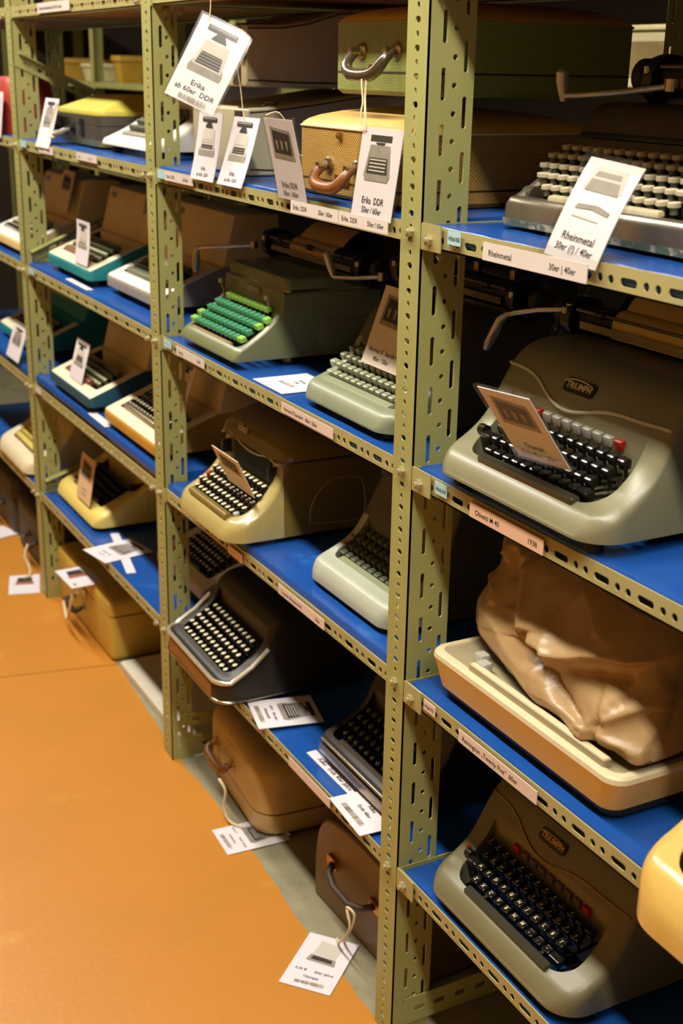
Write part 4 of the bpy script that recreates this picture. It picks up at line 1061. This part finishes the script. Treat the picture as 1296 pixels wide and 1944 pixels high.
def dome_case(name, label, loc, hx, hy, h, seam, body, lid, rc=.02, dome=.02, edge_k=None, rz=0.0, seam_k='leather_dark'):
    t = thing(name, label, 'case', loc, rz)
    b = MB(); b.rr([(0, hx - .006, hy - .006, rc, 0, hy), (.006, hx, hy, rc, 0, hy), (seam, hx, hy, rc, 0, hy)], body, 5); link('lower_shell', b.mesh('lower_shell', 40), t)
    b = MB(); b.rr([(seam + .0015, hx, hy, rc, 0, hy), (h, hx, hy, rc, 0, hy)], body, 5, cap=True)
    link('upper_shell', b.mesh('upper_shell', 40), t)
    b = MB(); L = [(h - .0004, hx + .0006, hy + .0006, rc, 0, hy)] + [(h + dome * math.sin(R(a)), hx * (1 - .97 * (1 - math.cos(R(a)))) + .0004, hy * (1 - .97 * (1 - math.cos(R(a)))), rc, 0, hy) for a in (8, 18, 30, 45, 60, 75, 88)]
    b.rr(L, lid, 5); link('lid', b.mesh('lid', 50), t)
    b = MB(); P = []
    for q, (sx, sy) in enumerate(((1, 1), (-1, 1), (-1, -1), (1, -1))):
        for tt in range(5): a = math.pi / 2 * (q + tt / 4); P.append((sx * (hx - rc) + (rc + .0008) * math.cos(a), hy + sy * (hy - rc) + (rc + .0008) * math.sin(a), h))
    P.append(P[0]); b.tube(P, .0016, edge_k or lid, 6); link('welt', b.mesh('welt', 60), t)
    b = MB(); b.rr([(seam - .0006, hx + .0003, hy + .0003, rc, 0, hy), (seam + .0022, hx + .0003, hy + .0003, rc, 0, hy)], seam_k, 5); link('seam', b.mesh('seam', 60), t)
    return t
zB = BOARD['B'][0]
t = dome_case('typewriter_case', 'tan woven typewriter case with rounded top and brown leather handle', (-.262, .028, zB), .165, .165, .100, .022, 'woven_gold', 'woven_top', rc=.02, dome=.032, edge_k='string')
handle(t, (-.010, 0, .047), .044, .030, .030, 'leather_brown', .0085)
b = MB(); b.box(-.032, .010, -.003, 0, .020, .034, 'brass'); link('nameplate', b.mesh('nameplate', 0, .001), t); latch(t, -.02, 0, .090, 'brass', .012, .010)
t = dome_case('typewriter_case', 'green woven typewriter case standing on top of the tan one', (-.232, .058, zB + .148), .130, .178, .098, .030, 'woven_green', 'woven_top', rc=.014, dome=.03, edge_k='woven_green')
handle(t, (.006, 0, .060), .050, .034, .030, 'olive_leather', .0085)
b = MB(); b.box(-.02, .012, -.003, 0, .032, .042, 'brass'); link('nameplate', b.mesh('nameplate', 0, .001), t)
def wedge_case(label, loc, w, prof, k, strap=True):
    t = thing('typewriter_case', label, 'case', loc)
    b = MB(); b.prism(prof, 'x', -w, 0, k); link('shell', b.mesh('shell', 30, .006, 3), t)
    n = len(prof)
    b = MB(); top = [p for p in prof if p[1] > .03]; top.sort()
    b.tube([(.0004, p[0] + (.004 if i == 0 else 0), p[1] - .006) for i, p in enumerate(top)], .0014, 'leather_dark', 6); link('piping', b.mesh('piping', 60), t)
    b = MB(); b.tube([(.0006, prof[0][0] + .004, .012), (.0006, .10, .008), (.0006, .24, .008)], .0014, 'leather_dark', 6); link('piping', b.mesh('piping', 60), t)
    if strap:
        b = MB(); b.box(-.052, -.022, -.003, 0, .004, top[0][1] - .004, 'leather_dark'); b.box(-.052, -.022, .004, .14, top[0][1] - .001, top[0][1] + .003, 'leather_dark'); link('strap', b.mesh('strap', 0, .001), t)
        b = MB(); b.box(-.016, -.002, -.006, .002, .045, .072, 'dull_metal'); b.cyl((-.009, -.007, .047), (-.009, -.007, .070), .003, 'chrome', 8); link('latch', b.mesh('latch', 30, .001), t)
        b = MB(); b.tube([(-.05, .05, top[0][1] + .003), (-.048, .06, top[0][1] + .010), (-.03, .07, top[0][1] + .010), (-.028, .06, top[0][1] + .003)], .003, 'dull_metal', 8); link('buckle', b.mesh('buckle', 50), t)
    return t
wedge_case('taupe wedge shaped case with dark strap, on top of the stack by the hanging tag', (-.700, .062, zB + .150), .250, [(0, 0), (.34, 0), (.34, .137), (.25, .136), (.18, .130), (.12, .112), (.07, .104), (0, .102)], 'taupe_case')
wedge_case('grey wedge shaped case lying under the taupe case', (-.690, .060, zB), .260, [(0, 0), (.34, 0), (.34, .146), (.24, .143), (.14, .128), (.06, .118), (0, .114)], 'grey_case')
zC = BOARD['C'][0]
t = thing('typewriter_case', 'yellow lidded case with a black middle band and black handle', 'case', (-1.690, .052, zC), 0)
hx, hy = .172, .15
b = MB(); b.rr([(.004, hx - .008, hy - .008, .02, 0, hy), (.020, hx, hy, .022, 0, hy)], 'yellow_case', 4); link('base', b.mesh('base', 40), t)
b = MB(); b.rr([(.020, hx + .001, hy + .001, .022, 0, hy), (.050, hx + .001, hy + .001, .022, 0, hy), (.051, hx - .001, hy - .001, .022, 0, hy), (.052, hx + .001, hy + .001, .022, 0, hy), (.073, hx + .001, hy + .001, .022, 0, hy)], 'dark_case', 4); link('middle_band', b.mesh('middle_band', 30), t)
b = MB(); b.rr([(.073, hx, hy, .022, 0, hy), (.084, hx - .002, hy - .002, .02, 0, hy), (.112, hx - .045, hy - .06, .012, 0, hy + .02), (.116, hx - .052, hy - .066, .01, 0, hy + .02)], 'yellow_case', 4); link('lid', b.mesh('lid', 28, .003), t)
for x in (-.13, .055):
    b = MB(); b.box(x - .013, x + .013, -.006, .002, .028, .066, 'black'); link('latch', b.mesh('latch', 0, .003), t)
handle(t, (-.06, 0, .040), .045, .014, .035, 'grey_plastic', .007, 'black')
# floor cases
def shell_case(label, loc, hx, hy, h, seam, k, rc=.05, rz=0.0, k2=None, name='typewriter_case', seam_k='leather_dark', rt=.03):
    t = thing(name, label, 'case', loc, rz)
    b = MB(); b.rr([(0, hx - .014, hy - .014, rc, 0, hy), (.008, hx - .003, hy - .003, rc, 0, hy), (.02, hx, hy, rc, 0, hy), (seam, hx, hy, rc, 0, hy)], k, 6); link('lower_shell', b.mesh('lower_shell', 45), t)
    b = MB(); b.rr([(seam, hx - .002, hy - .002, rc, 0, hy), (seam + .004, hx - .002, hy - .002, rc, 0, hy)], seam_k, 6); link('seam', b.mesh('seam', 45), t)
    b = MB(); b.rr([(seam + .004, hx, hy, rc, 0, hy)] + [(h - rt + rt * math.sin(R(a)), hx - rt * (1 - math.cos(R(a))), hy - rt * (1 - math.cos(R(a))), rc, 0, hy) for a in (0, 20, 40, 60, 80, 90)], k2 or k, 6); link('upper_shell', b.mesh('upper_shell', 45), t)
    return t
t = shell_case('mustard yellow case on the floor with a pale tag and string on its lid', (-1.790, .036, 0), .245, .17, .178, .128, 'mustard_case', .014, 0, rt=.02)
for x in (-.11, .03):
    b = MB(); b.box(x - .010, x + .010, -.006, 0, .104, .134, 'chrome'); link('latch', b.mesh('latch', 0, .002), t)
handle(t, (-.03, 0, .075), .048, .012, .03, 'leather_dark', .008, 'chrome')
t = shell_case('tan rounded suitcase on the floor with brown handle and string', (-.775, .052, .0062), .170, .155, .170, .052, 'tan_case', .05, R(-4), rt=.035)
handle(t, (-.045, 0, .095), .052, .018, .026, 'leather_brown', .009, 'brass')
b = MB(); b.tube([(-.13, .004, .136), (0, .0005, .136), (.13, .004, .136)], .002, 'tan_case', 6); link('ridge', b.mesh('ridge', 60), t)
t = thing('typewriter_case', 'brown round shouldered case on the floor beside the near upright', 'case', (-.252, .075, 0), R(2))
b = MB(); P = smooth_poly([(-.165, 0), (-.165, .10), (-.150, .165), (-.105, .198), (0, .205), (.105, .198), (.150, .165), (.165, .10), (.165, 0)], 2)
b.prism(P, 'y', 0, .30, 'brown_case'); link('shell', b.mesh('shell', 35, .010, 3), t)
for x in (-.088, .062):
    b = MB(); b.rr([(-.004, .017, .010, .003), (.004, .017, .010, .003)], 'brass', 3); o = link('handle_mount', b.mesh('handle_mount', 40), t, (x, -.003, .115), (R(90), R(4), 0))
b = MB(); b.tube([(-.085, -.006, .114), (-.070, -.022, .108), (-.04, -.030, .100), (.015, -.030, .098), (.046, -.022, .106), (.060, -.006, .113)], [(.007, .006)] * 6, 'leather_dark', 10); link('handle', b.mesh('handle', 50), t)
for (x, y, h, l) in ((-2.36, .045, .19, 'dark grey fabric case on the floor left of the mustard case'), (-2.80, .05, .21, 'dark case at the far left end of the floor row')):
    t = shell_case(l, (x, y, 0), .185, .16, h, .12, 'dark_case', .03, rt=.03)
    handle(t, (.02, 0, .09), .045, .02, .025, 'leather_dark', .008, 'black')
b = MB(); b.rr([(0.0023, .222, .16, .006), (.020, .222, .16, .006), (.022, .220, .158, .006)], 'white_shelf', 3)
o = link('spare_panel', b.mesh('spare_panel', 30)); o.location = (-1.282, .205, .0); tag(o, 'pale painted panel lying on the floor beside the mustard case', 'panel')
# things far behind the rack, seen through the gaps
b = MB(); b.box(-.60, .04, 0, .05, -.045, .10, 'cream_frame'); b.box(-.56, -.03, -.003, .0, -.02, .066, 'picture'); b.box(-.60, .04, -.012, 0, .088, .10, 'cream_frame')
o = link('framed_picture', b.mesh('framed_picture', 0, .003)); o.location = (-1.02, 1.32, 1.52); tag(o, 'pale framed picture behind the rack at the upper right', 'picture')

t = thing('rear_rack', 'dim rack of the next row seen through gaps at the upper left', 'shelving rack', (-4.2, .74, 0))
for z in (1.42, 1.70, 1.10):
    b = MB(); b.box(-1.0, 1.9, 0, .4, z, z + .02, 'steel_green'); link('shelf_board', b.mesh('shelf_board', 0), t)
for x in (-.95, .45, 1.85):
    b = MB(); b.box(x, x + .04, -.003, 0, 0, 2.1, 'steel_green'); b.box(x, x + .003, 0, .05, 0, 2.1, 'steel_green'); b.box(x, x + .003, .35, .4, 0, 2.1, 'steel_green'); link('upright', b.mesh('upright', 0), t)
for i, (x, w_, h_, k, l) in enumerate(((-4.42, .05, .09, 'crate_yellow', 'yellow box far behind the rack, leftmost of three'), (-4.02, .09, .07, 'cream_frame', 'pale box far behind the rack between two yellow ones'), (-3.66, .045, .10, 'crate_yellow', 'small yellow box far behind the rack beside the second upright'))):
    b = MB(); b.rr([(0, w_ - .01, .10, .01), (h_ * .8, w_, .11, .012), (h_ * .8, w_ + .006, .116, .012), (h_, w_ + .004, .114, .012)], k, 3)
    o = link('storage_box', b.mesh('storage_box', 35)); o.location = (x, .92, 1.4405); tag(o, l, 'box')
# ---- cards
card('picture_card', 'large laminated card with a typewriter picture hanging tilted on a string', 'card', (-.6770, -.0972, 1.4620), (-.6270, -.0320, 1.4262), (-.6820, -.0180, 1.5859), 'portable',
     (('Erika', .215, .013), ('ab 60er  DDR', .125, .0125)), (.025, .085, .25, .8), film=True)
string('thin string holding the large laminated card', [(-.668, -.012, 1.70), (-.671, -.0135, 1.62), (-.6735, -.014, 1.592), (-.6725, -.0165, 1.578)], .0010)
card('picture_card', 'narrow white card leaning on the shelf edge, leftmost below the hanging card', 'card', (-.802, -.0035, 1.312), (-.695, -.0035, 1.312), (-.800, .018, 1.428), 'portable', (('Erika', .15, .010), ('ab 60er  DDR', .06, .009)), bend=.02)
card('picture_card', 'white card with string loop standing second from the left upright', 'card', (-.678, -.0035, 1.312), (-.573, -.0035, 1.312), (-.678, .032, 1.424), 'portable', (('Erika', .15, .011), ('ab 60er  DDR', .06, .009)), bend=.015)
card('picture_card', 'white card with a dark olive typewriter picture leaning outward before the tan case', 'card', (-.425, -.004, 1.312), (-.326, -.004, 1.312), (-.428, -.030, 1.432), 'dark', (('Erika DDR', .155, .0125), ('50er / 60er', .05, .0115)), bend=.01, film=True)
card('picture_card', 'white card with a grey typewriter picture standing right of the leather handle', 'card', (-.188, -.0035, 1.309), (-.076, -.0035, 1.309), (-.186, .014, 1.428), 'standard', (('Erika  DDR', .165, .0130), ('50er / 60er', .06, .0120)), film=True)
card('picture_card', 'folded white card leaning against the old black typewriter with cream disc keys', 'card', (.271, -.008, 1.315), (.362, -.008, 1.308), (.272, .042, 1.420), 'folded', (('Rheinmetal', .19, .0125), ('30er (?) / 40er', .085, .0112)), bend=-.03, film=True)
card('picture_card', 'white card tinted tan for bounce light, standing in the keys of the sage green typewriter', 'card', (-.320, .092, 1.062), (-.208, .092, 1.062), (-.320, .135, 1.182), 'dark', (('Hermes 8  Standard', .17, .0110), ('40er / 50er', .07, .0105)), k='card_bounce_tan')
card('picture_card', 'laminated card sticking out of the black keys of the grey green typewriter', 'card', (.218, .0175, 1.061), (.321, .0175, 1.069), (.212, -.044, 1.151), 'dark', (('Triumph', .19, .0110), ('Ende 40er / 50er', .08, .0100)), film=True)
card('picture_card', 'white card with bounce light in its colour, stuck among the round keys of the golden olive typewriter', 'card', (-.696, .0185, .762), (-.575, .0185, .762), (-.693, -.015, .835), 'dark', (), k='card_bounce_tan')
card('picture_card', 'white card standing on the brown bar of the teal sided typewriter', 'card', (-1.700, .036, 1.040), (-1.596, .036, 1.040), (-1.700, .048, 1.144), 'portable', (), bend=.03)
card('picture_card', 'white card leaning on the brown bar of the navy sided typewriter', 'card', (-1.768, .024, .735), (-1.661, .024, .735), (-1.766, .052, .835), 'portable', ())
card('picture_card', 'white card tinted orange for bounce light, standing in the yellow green typewriter', 'card', (-1.832, .045, .385), (-1.715, .045, .385), (-1.832, .068, .508), 'dark', (('~xxxx xxx', .24, .009), ('~xxx xxxx xx', .14, .008)), k='card_bounce_orange')
card('picture_card', 'narrow white card at the left end of the yellow case shelf', 'card', (-1.860, -.0035, 1.308), (-1.742, -.0035, 1.308), (-1.858, .030, 1.424), 'standard', (), bend=.01)
card('picture_card', 'white card before the red case at the far left edge', 'card', (-2.34, -.0035, 1.310), (-2.222, -.0035, 1.310), (-2.34, .012, 1.43), 'red', ())
card('picture_card', 'white card leaning at the front of the teal typewriter at the far left', 'card', (-2.34, -.002, .682), (-2.20, -.002, .682), (-2.34, .030, .775), 'standard', ())
zf = .0035
def flat(label, a, b_, c, z, **kw): return card(kw.pop('name', 'picture_card'), label, 'card', (a[0], a[1], z), (b_[0], b_[1], z), (c[0], c[1], z), **kw)
flat('white tag on the orange floor, picture of a light case, tied to the brown case', (-.211, -.103), (-.139, -.040), (-.322, -.008), .0042, picture='case', lines=(('3,00 €      60er Jahre', .30, .0085), ('Olympia', .19, .0085)), code=(.07, .12, .25, .8))
flat('white tag lying half on the concrete strip below the tan suitcase', (-.694, -.029), (-.598, -.034), (-.690, .108), .0042, picture='standard', lines=(('~xxxx x    xxxx xxxxx', .30, .0080), ('~xxxxxxxxx', .19, .0080)), code=(.06, .12, .25, .8))
flat('white tag with a dark and red picture on the orange floor at the far left', (-2.118, -.096), (-2.094, -.008), (-2.262, -.056), .0042, picture='red')
flat('white paper lying on the floor by the leftmost dark case', (-2.70, -.04), (-2.60, -.01), (-2.74, .03), .006)
flat('white tag with red typewriter picture on top of the mustard case', (-1.672, -.026), (-1.676, .062), (-1.815, -.004), .1795, picture='red')
flat('white card with printed machine lying across the shelf edge beside the black typewriter', (-.600, .012), (-.492, -.012), (-.578, .136), BOARD['B'][3] + .0072, picture='standard', lines=(('5,00 €    30er Jahre', .30, .0080), ('Rheinmetall', .2, .0085)), code=(.06, .13, .2, .8))
flat('white card lying on the shelf edge close to the near upright', (-.222, -.004), (-.100, -.012), (-.220, .070), BOARD['B'][3] + .0075, lines=(('Adler', .66, .0110), ('Ende 40er', .46, .0105)), code=(.14, .27, .2, .8))
flat('long white paper strip lettered in a row on the blue shelf', (-.385, .034), (-.205, .036), (-.384, .054), BOARD['B'][3] + .0012, name='paper_strip', lines=(('Adler   Ende 40er Jahre', .3, .0125),))
flat('white card lying on the blue shelf under the sage green typewriter', (-.575, .016), (-.455, .016), (-.590, .122), BOARD['B'][1] + .0015, lines=(('Siemag', .62, .010), ('1948', .5, .009)), code=(.3, .38, .3, .75))
flat('white card lying askew over the lowest shelf edge before the dim tan typewriter', (-1.535, -.030), (-1.420, -.008), (-1.585, .100), BOARD['C'][3] + .0018, picture='standard', lines=(('~xxxxxx xxxx', .25, .008), ('~xxxx xx', .15, .008)))
flat('small white paper strip stuck on the lowest blue shelf under the askew card', (-1.62, .070), (-1.335, .018), (-1.614, .092), BOARD['C'][3] + .0010, name='paper_strip')
flat('white blank paper strip on the shelf before the teal typewriter', (-1.72, .014), (-1.535, .012), (-1.72, .030), BOARD['C'][1] + .0015, name='paper_strip')
flat('white blank paper strip on the shelf before the navy typewriter', (-1.56, .008), (-1.42, .006), (-1.56, .030), BOARD['C'][2] + .0015, name='paper_strip')
# cards seen dimly behind the second upright and on far machines
card('picture_card', 'white card tinted tan for bounce light, standing in the white framed grey typewriter, seen past the second upright', 'card', (-1.235, .085, 1.075), (-1.160, .085, 1.075), (-1.235, .105, 1.195), 'dark', (), k='card_bounce_tan')
card('picture_card', 'white card tinted tan for bounce light, standing in the cream framed typewriter, seen past the second upright', 'card', (-1.215, .090, .775), (-1.125, .090, .775), (-1.205, .130, .885), 'portable', (('~xxxxxxx', .24, .009), ('~xxx xx', .12, .009)), k='card_bounce_tan')
card('picture_card', 'white card tinted orange for bounce light, standing in the far left white typewriter', 'card', (-2.26, .150, 1.11), (-2.15, .150, 1.11), (-2.25, .180, 1.22), 'dark', (), k='card_bounce_orange')

# ---- strings
string('string looped from the taupe case down to the second white card', [(-.703, .055, 1.545), (-.690, .040, 1.52), (-.660, .034, 1.47), (-.640, .030, 1.43), (-.625, .029, 1.418)], .0011)
string('knotted string from the green case handle down to the right white card', [(-.205, .030, 1.500), (-.200, .024, 1.492), (-.200, .022, 1.470), (-.192, .018, 1.455), (-.183, .014, 1.440), (-.178, .0125, 1.424)], .0017)
string('loose second strand of string under the green case handle', [(-.214, .026, 1.503), (-.207, .020, 1.488), (-.199, .018, 1.462), (-.196, .014, 1.448), (-.190, .011, 1.432), (-.182, .0105, 1.424)], .0013)
string('string between the leather handle and the dark olive card', [(-.405, -.036, 1.436), (-.392, -.020, 1.440), (-.38, -.005, 1.41), (-.348, -.012, 1.386), (-.330, -.010, 1.380)], .0011)
string('string tied from the mustard case handle up to its tag', [(-1.690, -.012, .186), (-1.700, -.018, .150), (-1.722, -.022, .10), (-1.760, -.018, .055), (-1.80, -.012, .052), (-1.83, -.008, .08)], .0042)
string('string loop on the tan suitcase handle leading to the tag below', [(-.748, .020, .072), (-.735, .006, .094), (-.712, .010, .078), (-.716, .008, .040), (-.700, .012, .012), (-.672, .030, .0065)], .0030)
string('string end poking out beside the tag of the tan suitcase', [(-.640, .085, .007), (-.620, .100, .009), (-.603, .108, .007)], .0034)
string('doubled string loop on the brown case handle', [(-.215, .034, .086), (-.213, .030, .112), (-.196, .036, .106), (-.200, .034, .078), (-.222, .034, .040), (-.245, .044, .013), (-.256, .049, .0072)], .0024)
string('second strand from the brown case handle to the floor tag', [(-.205, .026, .114), (-.190, .024, .090), (-.206, .022, .055), (-.236, .028, .022), (-.256, .036, .0090), (-.264, .040, .0085)], .0022)
string('string from the far left dark case to its floor tag', [(-2.30, .015, .085), (-2.285, .0, .055), (-2.262, .004, .03), (-2.235, .0, .008), (-2.22, -.02, .0065)], .0042)
string('string tying the yellow case handle to the narrow white card', [(-1.748, .026, 1.416), (-1.765, .012, 1.36), (-1.750, .005, 1.338), (-1.715, .006, 1.338), (-1.690, -.004, 1.345), (-1.682, -.006, 1.350)], .0032)

# ---- shelf labels on the beams
la, lb, lc = LIP[0], LIP[1], LIP[2]
shelf_label('small turquoise number label by the near upright, top shelf', .066, .095, la, (('Hb6/68', .08),), 'label_blue', 0, .017, sz=.0085)
shelf_label('white label strip below the folded card on the near top shelf', .163, .360, la, (('Rheinmetal', .06), ('30er | 40er', .66)), 'label_white', -.006, .021, y=-.0125, sz=.0105)
shelf_label('small turquoise number label by the near upright, second shelf', .062, .091, lb, (('Hb6/69', .08),), 'label_blue', -.001, .017, sz=.0085)
shelf_label('long white label strip, tinted orange for bounce light, under the grey green typewriter', .147, .305, lb, (('Olivetti M 40', .08), ('1938', .80)), 'label_bounce_orange', -.007, .020, sz=.0100)
shelf_label('small pale label by the near upright, third shelf', .058, .088, lc, (('Hb6/70', .08),), 'label_pink', 0, .016, sz=.0080)
shelf_label('long pinkish label strip under the covered typewriter', .150, .330, lc, (('Remington „Twenty Five“  60er', .05),), 'label_pink', -.006, .019, sz=.0100)
shelf_label('pinkish label strip under the sage green typewriter', -.420, -.235, lb, (('Hermes 8 Standard   40er | 50er', .05),), 'label_pink', -.004, .017, sz=.0092)
shelf_label('pale label strip on the shelf edge below the green keyed typewriter', -.905, -.760, lb, (('Siemag', .08), ('1948', .75)), 'label_white', -.003, .017, sz=.0088)
shelf_label('small pale blue label by the second upright, second shelf', -.975, -.935, lb, (), 'label_blue', 0, .015)
shelf_label('small turquoise label by the second upright, top shelf', -.985, -.948, la, (), 'label_blue', 0, .016)
shelf_label('white label strip by the turquoise label on the middle top shelf', -.945, -.800, la, (('Erika  DDR', .08), ('ab 60er', .66)), 'label_white', -.001, .017, sz=.0088)
shelf_label('white label strip below the outward leaning card on the middle top shelf', -.372, -.215, la, (('Erika  DDR', .06), ('50er / 60er', .60)), 'label_white', -.004, .018, y=-.0085, sz=.0100)
shelf_label('white label strip below the card right of the leather handle', -.212, -.072, la, (('Erika  DDR', .06), ('50er / 60er', .60)), 'label_white', -.004, .018, y=-.0085, sz=.0100)
shelf_label('pinkish label strip on the shelf edge below the pale grey typewriter', -.430, -.255, lc, (('Torpedo Blindenschrift', .06), ('50er', .82)), 'label_pink', -.006, .018, sz=.0088)
shelf_label('small white label, tinted orange for bounce light, under the golden olive typewriter', -.655, -.590, lc, (), 'label_bounce_orange', -.008, .017)
shelf_label('long pinkish strip under the black typewriter by the near upright', -.385, -.225, LIP[3], (), 'label_pink', -.004, .018)
shelf_label('white label strip on the far top shelf edge under the white typewriter', -1.52, -1.37, la, (('~xxxxx', .1), ('~xxx xxx', .6)), 'label_white', 0, .016, sz=.008)
shelf_label('white label strip under the narrow card on the yellow case shelf', -1.84, -1.715, la, (('~xxxxxxx', .1), ('~xxxxx', .6)), 'label_white', -.004, .018, sz=.008)
shelf_label('small pale blue label by the third upright, top shelf', -2.02, -1.965, la, (), 'label_blue', 0, .016)
shelf_label('small pale label by the third upright, second shelf', -2.02, -1.965, lb, (), 'label_blue', 0, .014)
shelf_label('small pale label by the third upright, third shelf', -2.02, -1.965, lc, (), 'label_white', 0, .014)
shelf_label('white label on the highest beam at the upper left', -1.78, -1.52, 1.6125, (('Taschenschreibmaschinen DDR 50 er Jahre', .04),), 'label_white', -.006, .022, sz=.011)
